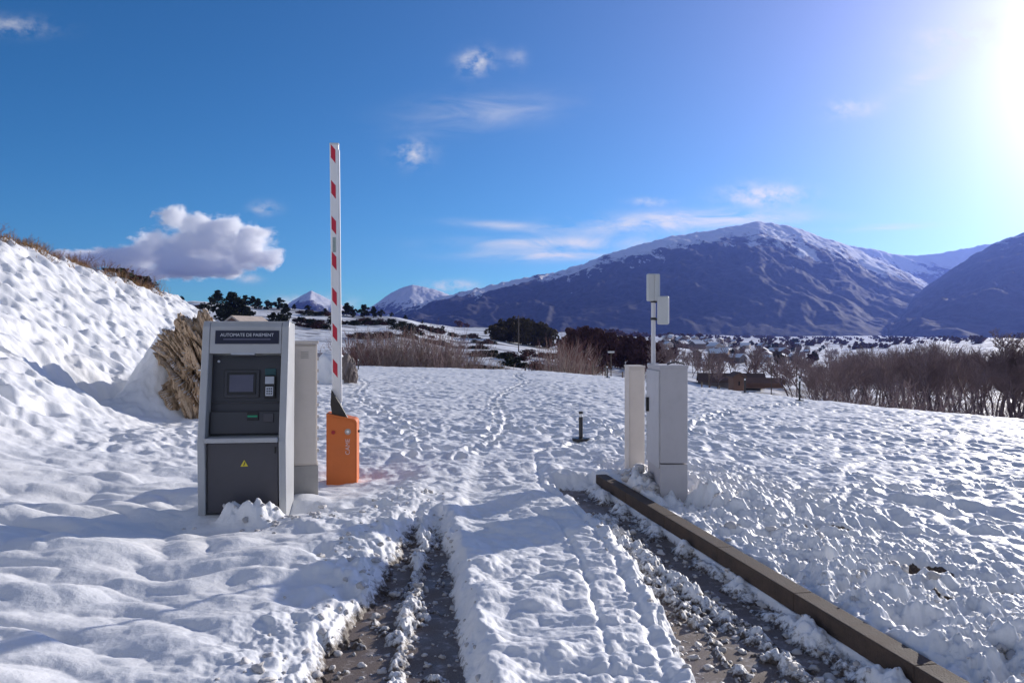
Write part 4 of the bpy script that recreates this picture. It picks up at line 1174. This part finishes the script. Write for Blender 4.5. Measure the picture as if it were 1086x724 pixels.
# dry grass and brush along the crest of the left bank
def crest_at(pxs):
    Ys = np.linspace(9, 34, 160); out = []
    for px in pxs:
        x = (px - CX) / F * Ys; z, _ = terrain(x, Ys, True)
        out.append(Ys[int(np.argmax((z - CAM) / Ys))])
    return np.array(out)
CR_PX = np.arange(-90, 215, 12.0); CR_Y = crest_at(CR_PX); CR_Y = np.convolve(np.pad(CR_Y, 2, 'edge'), np.ones(5) / 5, 'valid')
print('crest', dict(zip(CR_PX, CR_Y.round(1))))
def crest_grass():
    r = np.random.default_rng(9); segs = []
    for i in range(1300):
        t = r.uniform(0, 1); px = -80 + 260 * t
        Y = np.interp(px, CR_PX, CR_Y) + r.normal(0.1, 0.3)
        if perlin(np.array([px / 14.0]), np.array([0.3]), 8)[0] < -0.25: continue
        x = (px - CX) / F * Y
        segs.append((x, Y))
    xs = np.array([s[0] for s in segs]); ys = np.array([s[1] for s in segs]); zs, _ = terrain(xs, ys)
    out = []
    for x, y, z in zip(xs, ys, zs):
        p = np.array([x, y, z - .03]); L = r.uniform(.07, .30)
        for _ in range(3):
            d = np.array([r.normal(0, .5), r.normal(0, .5), 1]); d /= np.linalg.norm(d)
            out.append((p, p + d * L, .007, .002))
    o = np_mesh('dry_grass', *branch_tubes(out, 3), STRAW, smooth=False)
    tag(o, 'dry straw coloured grass along the crest of the snowy bank', kind='stuff')
crest_grass()
G9 = 'brown brushwood along the crest of the snowy bank'
cs = Planter([proto_shrub(0.6, 0.55, 400 + k, 'small brown leafless shrub on the crest of the snowy bank', G9, m, 16, .005) for k, m in enumerate((TWIGR, TWIG))])
for i in range(20):
    px = -20 + 185 * (i + .5) / 20 + rng.normal(0, 7)
    Y = float(np.interp(px, CR_PX, CR_Y)) + 0.15
    x, y, z = at(px, Y); s = float(min(.62, np.exp(rng.normal(-.7, .35))))
    cs.put(i, (x, y, z - .03), rng.uniform(0, 6.28), (s * 1.5, s * 1.5, s))

# ------------------------------------------------------------------ houses
def house(px, Y, w, d, h, rz, label, wallm, roofm, group, windows=2, name='house'):
    x, y, z = at(px, Y)
    r = empty(name, (x, y, z - .3), rz, label, 'house', group)
    obj('wall', box((0, 0, h / 2), (w, d, h)), wallm, r)
    g = h + w * 0.28
    ov = 0.25
    pts = [(-w / 2 - ov, h - .12), (0, g), (w / 2 + ov, h - .12), (w / 2 + ov, h + .10), (0, g + .28), (-w / 2 - ov, h + .10)]
    obj('roof', prism(pts, -d / 2 - ov, d / 2 + ov), roofm, r)
    obj('gable', prism([(-w / 2, h), (w / 2, h), (0, g - .02)], -d / 2 + .01, d / 2 - .01), wallm, r)
    for k in range(windows):
        xx = -w / 2 + w * (k + 1) / (windows + 1)
        obj('window', box((xx, -d / 2 - .02, h * .55), (w * .13, .06, h * .3)), PANE, r)
    return r
GH = 'snow roofed houses of the valley village'
rv = random.Random(12)
protos = [house(-3000, 800, 9, 11, 5, 0, 'snow roofed house in the valley village right of the mast', m, ROOFS, GH) for m in (WALLM, WALLD, WALLO)]
first = set()
for i in range(64):
    px = rv.uniform(702, 860); Y = rv.uniform(360, 1150)
    x, y, z = at(px, Y); s = rv.uniform(.5, .95)
    p = protos[i % 3]
    if i % 3 not in first:
        first.add(i % 3); p.location = (x, y, z - .3); p.rotation_euler = (0, 0, rv.uniform(-1, 1)); p.scale = (s, s, s)
    else: dup(p, (x, y, z - .3), rv.uniform(-1.2, 1.2), (s, s, s))
# tan roofed house behind the kiosk
hb = house(262, 120, 7.5, 6, 2.2, R(-25), 'tan gabled house showing just above the kiosk top', WALLO, WALLM, None)
zt = CAM - (335 - CY) / F * 120; hb.location.z = zt - (2.2 + 7.5 * .28 + .28)
# brown barn and ochre hut beyond the field edge
def valley_barn():
    h1 = house(722, 118, 3.4, 9.5, 1.0, R(80), 'long brown roofed barn beyond the field edge right of the cabinet', WALLD, ROOFB, None, 3, 'barn')
    h1.location = ((775 - CX) / F * 118, 118, CAM - (411 - CY) / F * 118)
    h2 = house(780, 100, 1.5, 1.5, 1.75, R(10), 'small ochre hut in front of the long brown barn', WALLO, ROOFB, None, 1, 'hut')
    h2.location = ((781 - CX) / F * 100, 100, CAM - (414 - CY) / F * 100)
    h3 = house(812, 110, 2.0, 5.5, 0.6, R(80), 'low russet shed right of the ochre hut', WALLO, WALLO, None, 1, 'shed')
    h3.location = ((808 - CX) / F * 110, 110, CAM - (411 - CY) / F * 110)
valley_barn()

# ------------------------------------------------------------------ poles, posts
def lamp_post(px, Y, top, label):
    x, y, z = at(px, Y); h = CAM - (top - CY) / F * Y - z
    r = empty('lamp_post', (x, y, z), 0, label, 'lamp post', None)
    obj('pole', tube((0, 0, -.2), (0, 0, h), .045, .03), WOOD, r)
    obj('lamp_head', box((0.0, 0, h + .05), (.42, .20, .12), .02), ANT, r)
lamp_post(648, 50, 374, 'slim lamp post with flat head at field edge left of the narrow cabinet')
def tel_pole(px, Y, top, label, arm=True):
    x, y, z = at(px, Y); h = CAM - (top - CY) / F * Y - z
    r = empty('utility_pole', (x, y, z), 0, label, 'utility pole', None)
    obj('pole', tube((0, 0, -.3), (0, 0, h), .0016 * Y * .5, .0012 * Y * .5), WOOD, r)
    if arm: obj('cross_arm', box((0, 0, h - .05 * h), (h * .22, .12, .12)), WOOD, r)
tel_pole(550, 220, 334, 'grey utility pole in front of the dark olive clump')
tel_pole(752, 62, 372, 'slim wooden pole beyond the field edge right of the cabinet', False)
tel_pole(818, 60, 389, 'dark pole left of the pale post at the wood', False)
tel_pole(845, 60, 389, 'thin pole standing at the left end of the bare wood', False)
GP = 'fence posts along the field edge'
def fence_posts():
    x, y, z = at(560, 45)
    p = obj('fence_post', tube((0, 0, -.2), (0, 0, 1.1), .045, .04, 8), WOOD)
    tag(p, 'thin wooden fence post at the far edge of the snowy field', 'fence post', GP)
    pts = [(556, 45), (566, 45), (586, 44), (600, 43.5), (614, 43), (628, 42), (640, 41.5), (660, 40.5), (738, 38), (745, 37.5), (762, 37), (800, 36), (822, 35), (828, 35), (836, 34.5)]
    for i, (px, Y) in enumerate(pts):
        x, y, z = at(px, Y); c = p if i == 0 else p.copy()
        if i: COL.objects.link(c)
        c.location = (x, y, z); c.rotation_euler = (rng.normal(0, .04), rng.normal(0, .04), 0); c.scale = (1, 1, rng.uniform(.9, 1.5))
fence_posts()

# ------------------------------------------------------------------ cumulus cloud (a real volume beyond the haze)
def build_cloud():
    Dc = 10500.0
    k = Dc / F
    # ellipsoids: px, py, half width, half height (photo pixels at that distance), half depth
    el = [(256, 262, 40, 28), (222, 258, 38, 25), (184, 266, 46, 22), (142, 272, 46, 14), (98, 273, 38, 9), (184, 233, 20, 16), (205, 240, 20, 14), (240, 243, 26, 16), (205, 284, 62, 13), (272, 268, 25, 22), (150, 290, 40, 8)]
    bm = bmesh.new()
    for px, py, w, h in el:
        bmesh.ops.create_icosphere(bm, subdivisions=3, radius=1.0, matrix=Matrix.Translation(P(px, py, Dc)) @ Matrix.Diagonal((w * k * 1.22, w * k * 1.0, h * k * 1.25, 1)))
    me = bpy.data.meshes.new('cloud'); bm.to_mesh(me); bm.free()
    o = bpy.data.objects.new('cloud', me); link(o)
    md = o.modifiers.new('r', 'REMESH'); md.mode = 'VOXEL'; md.voxel_size = 40
    dg = bpy.context.evaluated_depsgraph_get()
    me2 = bpy.data.meshes.new_from_object(o.evaluated_get(dg)); o.modifiers.clear(); o.data = me2
    m = bpy.data.materials.new('cloud_vapour'); m.use_nodes = True; nt = m.node_tree; nt.nodes.clear()
    out = nt.nodes.new('ShaderNodeOutputMaterial'); pv = N(nt, 'ShaderNodeVolumePrincipled')
    geo = N(nt, 'ShaderNodeNewGeometry'); pos = geo.outputs['Position']
    dmin = None
    for px, py, w, h in el:
        c = P(px, py, Dc)
        a = N(nt, 'ShaderNodeVectorMath', operation='SUBTRACT'); nt.links.new(pos, a.inputs[0]); a.inputs[1].default_value = c
        b = N(nt, 'ShaderNodeVectorMath', operation='MULTIPLY'); nt.links.new(a.outputs[0], b.inputs[0]); b.inputs[1].default_value = (1 / (w * k), 1 / (w * k * .8), 1 / (h * k))
        l = N(nt, 'ShaderNodeVectorMath', operation='LENGTH'); nt.links.new(b.outputs[0], l.inputs[0])
        if dmin is None: dmin = l.outputs['Value']
        else:
            sm = N(nt, 'ShaderNodeMath', operation='SMOOTH_MIN'); nt.links.new(dmin, sm.inputs[0]); nt.links.new(l.outputs['Value'], sm.inputs[1]); sm.inputs[2].default_value = 0.12; dmin = sm.outputs[0]
    mp = N(nt, 'ShaderNodeMapping'); mp.inputs[3].default_value = (1 / 330, 1 / 330, 1 / 240); nt.links.new(pos, mp.inputs[0])
    nz = N(nt, 'ShaderNodeTexNoise', i_Scale=1.0, i_Detail=8.0, i_Roughness=0.64, i_Distortion=0.2); nt.links.new(mp.outputs[0], nz.inputs['Vector'])
    env = mth(nt, 'SUBTRACT', 1.0, dmin)
    v = mth(nt, 'ADD', env, mth(nt, 'MULTIPLY', mth(nt, 'SUBTRACT', nz.outputs[0], 0.52), 2.9))
    d = ramp(nt, v, [(0.02, (0, 0, 0)), (0.16, (0.15, 0.15, 0.15)), (0.36, (1, 1, 1))]).outputs[0]
    nt.links.new(mth(nt, 'MULTIPLY', d, 0.018), pv.inputs['Density'])
    pv.inputs['Color'].default_value = (0.998, 0.998, 0.998, 1); pv.inputs['Anisotropy'].default_value = 0.25
    nt.links.new(pv.outputs[0], out.inputs['Volume'])
    me2.materials.clear(); me2.materials.append(m)
    o.name = 'cloud'
    tag(o, 'white topped grey bellied cumulus cloud above the left hillside', 'cloud')
build_cloud()

# ------------------------------------------------------------------ air
def build_haze():
    m = bpy.data.materials.new('haze_air'); m.use_nodes = True; nt = m.node_tree; nt.nodes.clear()
    out = nt.nodes.new('ShaderNodeOutputMaterial'); pv = N(nt, 'ShaderNodeVolumePrincipled')
    pv.inputs['Color'].default_value = (0.21, 0.33, 1.0, 1); pv.inputs['Density'].default_value = 0.24 / 6500
    pv.inputs['Anisotropy'].default_value = 0.55
    nt.links.new(pv.outputs[0], out.inputs['Volume'])
    zmin = min(min((o.matrix_basis @ Vector(c)).z for c in o.bound_box) for o in scene.objects if o.type == 'MESH' and o.get('kind') == 'structure')
    zmax = max(max((o.matrix_basis @ Vector(c)).z for c in o.bound_box) for o in scene.objects if o.type == 'MESH' and o.name.startswith('mountain'))
    x0, x1, y0, y1, z0, z1 = -9200, 15500, -9000, 9400, zmin - 1.0, zmax + 30
    o = obj('haze', box(((x0 + x1) / 2, (y0 + y1) / 2, (z0 + z1) / 2), (x1 - x0, y1 - y0, z1 - z0)), m)
    tag(o, 'thin blue haze filling the valley air', kind='stuff')
    print('haze', z0, z1)
build_haze()

# ------------------------------------------------------------------ sky, sun, camera
def build_world():
    w = bpy.data.worlds.new('World'); scene.world = w; w.use_nodes = True
    nt = w.node_tree; nt.nodes.clear()
    out = nt.nodes.new('ShaderNodeOutputWorld'); bg = nt.nodes.new('ShaderNodeBackground')
    nt.links.new(bg.outputs[0], out.inputs[0])
    sky = nt.nodes.new('ShaderNodeTexSky'); sky.sky_type = 'NISHITA'; sky.sun_disc = False
    sky.sun_elevation = SUN_EL; sky.sun_rotation = SUN_AZ
    sky.altitude = 1500; sky.air_density = 1.0; sky.dust_density = 0.6; sky.ozone_density = 3.0
    tc = nt.nodes.new('ShaderNodeTexCoord'); d = tc.outputs['Generated']
    sep = N(nt, 'ShaderNodeSeparateXYZ'); nt.links.new(d, sep.inputs[0])
    yy = mth(nt, 'MAXIMUM', sep.outputs[1], 0.02)
    u = mth(nt, 'DIVIDE', sep.outputs[0], yy); v = mth(nt, 'DIVIDE', sep.outputs[2], yy)
    # high thin cirrus, each wisp a patch of streaked noise on the sky
    cv = N(nt, 'ShaderNodeCombineXYZ'); nt.links.new(u, cv.inputs[0]); nt.links.new(v, cv.inputs[1])
    mp = N(nt, 'ShaderNodeMapping'); mp.inputs[3].default_value = (9, 34, 1); mp.inputs[2].default_value = (0, 0, R(8)); nt.links.new(cv.outputs[0], mp.inputs[0])
    n1 = N(nt, 'ShaderNodeTexNoise', i_Scale=1.0, i_Detail=8.0, i_Roughness=0.62, i_Distortion=0.6); nt.links.new(mp.outputs[0], n1.inputs['Vector'])
    streak = ramp(nt, n1.outputs[0], [(0.36, (0, 0, 0)), (0.70, (1, 1, 1))]).outputs[0]
    mpb = N(nt, 'ShaderNodeMapping'); mpb.inputs[3].default_value = (30, 42, 1); nt.links.new(cv.outputs[0], mpb.inputs[0])
    n2 = N(nt, 'ShaderNodeTexNoise', i_Scale=1.0, i_Detail=7.0, i_Roughness=0.6); nt.links.new(mpb.outputs[0], n2.inputs['Vector'])
    puff = ramp(nt, n2.outputs[0], [(0.40, (0, 0, 0)), (0.64, (1, 1, 1))]).outputs[0]
    wisps = [  # px, py, half width, half height, rotation, strength, kind
        (505, 66, 16, 11, -10, .65, 0), (548, 62, 9, 9, 0, .22, 0), (510, 118, 70, 16, -6, .30, 1), (438, 163, 17, 12, 0, .60, 0), (280, 221, 13, 6, 0, .45, 0),
        (812, 207, 36, 10, 0, .95, 0), (690, 238, 80, 9, -2, .95, 1), (590, 258, 85, 6, 0, .85, 1), (585, 271, 70, 5, 0, .85, 1), (780, 230, 70, 8, 0, .85, 1), (540, 240, 50, 4, 4, .6, 1), (690, 214, 18, 4, 0, .5, 0),
        (935, 241, 46, 3, -3, .70, 1), (905, 115, 24, 9, -5, .55, 0), (985, 80, 40, 8, -25, .45, 1), (1015, 40, 40, 18, -10, .6, 0), (15, 28, 34, 9, 3, .30, 0), (480, 303, 22, 5, 0, .8, 0), (332, 322, 34, 7, 0, .95, 0), (265, 296, 10, 4, 0, .45, 0), (690, 262, 130, 14, -2, .18, 1)]
    tot = None
    for px, py, sx, sy, rot, st, kd in wisps:
        cu, cvv = (px - CX) / F, (CY - py) / F
        a = R(-rot); ca, sa = math.cos(a), math.sin(a)
        du = mth(nt, 'SUBTRACT', u, cu); dv = mth(nt, 'SUBTRACT', v, cvv)
        p = mth(nt, 'DIVIDE', mth(nt, 'ADD', mth(nt, 'MULTIPLY', du, ca), mth(nt, 'MULTIPLY', dv, sa)), sx / F)
        q = mth(nt, 'DIVIDE', mth(nt, 'SUBTRACT', mth(nt, 'MULTIPLY', dv, ca), mth(nt, 'MULTIPLY', du, sa)), sy / F)
        r2 = mth(nt, 'ADD', mth(nt, 'MULTIPLY', p, p), mth(nt, 'MULTIPLY', q, q))
        g = mth(nt, 'POWER', 2.718, mth(nt, 'MULTIPLY', r2, -0.9))
        g = mth(nt, 'MULTIPLY', mth(nt, 'MULTIPLY', g, st * 1.5), puff if kd == 0 else streak)
        tot = g if tot is None else mth(nt, 'ADD', tot, g)
    front = mth(nt, 'GREATER_THAN', sep.outputs[1], 0.05)
    tot = mth(nt, 'MULTIPLY', mth(nt, 'MINIMUM', tot, 0.9), front)
    # deeper blue of a clear mountain sky
    hsv = N(nt, 'ShaderNodeHueSaturation'); hsv.inputs['Saturation'].default_value = SKY_SAT; hsv.inputs['Value'].default_value = 1.0
    nt.links.new(sky.outputs[0], hsv.inputs['Color'])
    tint = N(nt, 'ShaderNodeVectorMath', operation='MULTIPLY'); nt.links.new(hsv.outputs[0], tint.inputs[0]); tint.inputs[1].default_value = SKY_TINT
    base = tint.outputs[0]
    # bright aureole round the sun
    sd = Vector((math.sin(SUN_AZ) * math.cos(SUN_EL), math.cos(SUN_AZ) * math.cos(SUN_EL), math.sin(SUN_EL)))
    dot = N(nt, 'ShaderNodeVectorMath', operation='DOT_PRODUCT'); nt.links.new(d, dot.inputs[0]); dot.inputs[1].default_value = sd
    ang = mth(nt, 'ARCCOSINE', mth(nt, 'MINIMUM', dot.outputs['Value'], 0.99999))
    a1 = mth(nt, 'POWER', 2.718, mth(nt, 'DIVIDE', ang, -R(AUR[0]))); a2 = mth(nt, 'POWER', 2.718, mth(nt, 'DIVIDE', ang, -R(AUR[2])))
    g1 = N(nt, 'ShaderNodeVectorMath', operation='SCALE'); g1.inputs[0].default_value = (1.0, 0.88, 0.92); nt.links.new(mth(nt, 'MULTIPLY', a1, AUR[1]), g1.inputs['Scale'])
    g2 = N(nt, 'ShaderNodeVectorMath', operation='SCALE'); g2.inputs[0].default_value = (1.0, 0.60, 0.95); nt.links.new(mth(nt, 'MULTIPLY', a2, AUR[3]), g2.inputs['Scale'])
    gc = N(nt, 'ShaderNodeVectorMath', operation='ADD'); nt.links.new(g1.outputs[0], gc.inputs[0]); nt.links.new(g2.outputs[0], gc.inputs[1])
    ad = N(nt, 'ShaderNodeVectorMath', operation='ADD'); nt.links.new(base, ad.inputs[0]); nt.links.new(gc.outputs[0], ad.inputs[1])
    c = mixc(nt, tot, ad.outputs[0], (CLOUDV, CLOUDV * .98, CLOUDV * .97))
    nt.links.new(c, bg.inputs['Color'])
    # unseen bright cloud added behind the camera as fill light on shaded faces
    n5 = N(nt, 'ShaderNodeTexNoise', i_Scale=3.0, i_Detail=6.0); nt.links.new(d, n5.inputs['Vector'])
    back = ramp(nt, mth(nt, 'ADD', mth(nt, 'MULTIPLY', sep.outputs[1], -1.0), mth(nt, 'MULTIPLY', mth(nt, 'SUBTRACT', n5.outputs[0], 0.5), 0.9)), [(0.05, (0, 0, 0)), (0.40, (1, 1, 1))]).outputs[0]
    c = mixc(nt, mth(nt, 'MULTIPLY', back, BACK_FILL[1]), c, (BACK_FILL[0], BACK_FILL[0], BACK_FILL[0] * 1.03))
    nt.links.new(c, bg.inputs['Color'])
    bg.inputs['Strength'].default_value = SKY_STR
SKY_SAT, SKY_STR, CLOUDV = 1.18, 0.085, 6.5
SKY_TINT = (0.33, 0.70, 0.84)
BACK_FILL = (3.8, 0.6)
AUR = (4.2, 42.0, 12.0, 8.5)
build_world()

sun = bpy.data.lights.new('sun', 'SUN'); sun.energy = 3.6; sun.angle = R(0.5); sun.color = (1.0, 0.93, 0.84)
so = bpy.data.objects.new('sun', sun); link(so)
sdir = Vector((math.sin(SUN_AZ) * math.cos(SUN_EL), math.cos(SUN_AZ) * math.cos(SUN_EL), math.sin(SUN_EL)))
so.rotation_euler = sdir.to_track_quat('Z', 'Y').to_euler(); so.location = (20, 20, 30)

cam = bpy.data.cameras.new('camera'); cam.sensor_width = 36; cam.lens = F / 1086 * 36; cam.clip_start = 0.05; cam.clip_end = 40000
co = bpy.data.objects.new('camera', cam); link(co); co.location = (0, 0, CAM); co.rotation_euler = (R(90), 0, 0)
scene.camera = co

scene.render.engine = 'CYCLES'
scene.view_settings.view_transform = 'Standard'; scene.view_settings.look = 'None'
scene.view_settings.gamma = 1.0; scene.view_settings.exposure = 0.55; scene.view_settings.use_curve_mapping = False
cy = scene.cycles
cy.use_denoising = True; cy.max_bounces = 24; cy.diffuse_bounces = 3; cy.glossy_bounces = 3; cy.volume_bounces = 22; cy.transparent_max_bounces = 8
cy.caustics_reflective = False; cy.caustics_refractive = False
cy.volume_step_rate = 0.18; cy.volume_max_steps = 256; cy.sample_clamp_indirect = 8
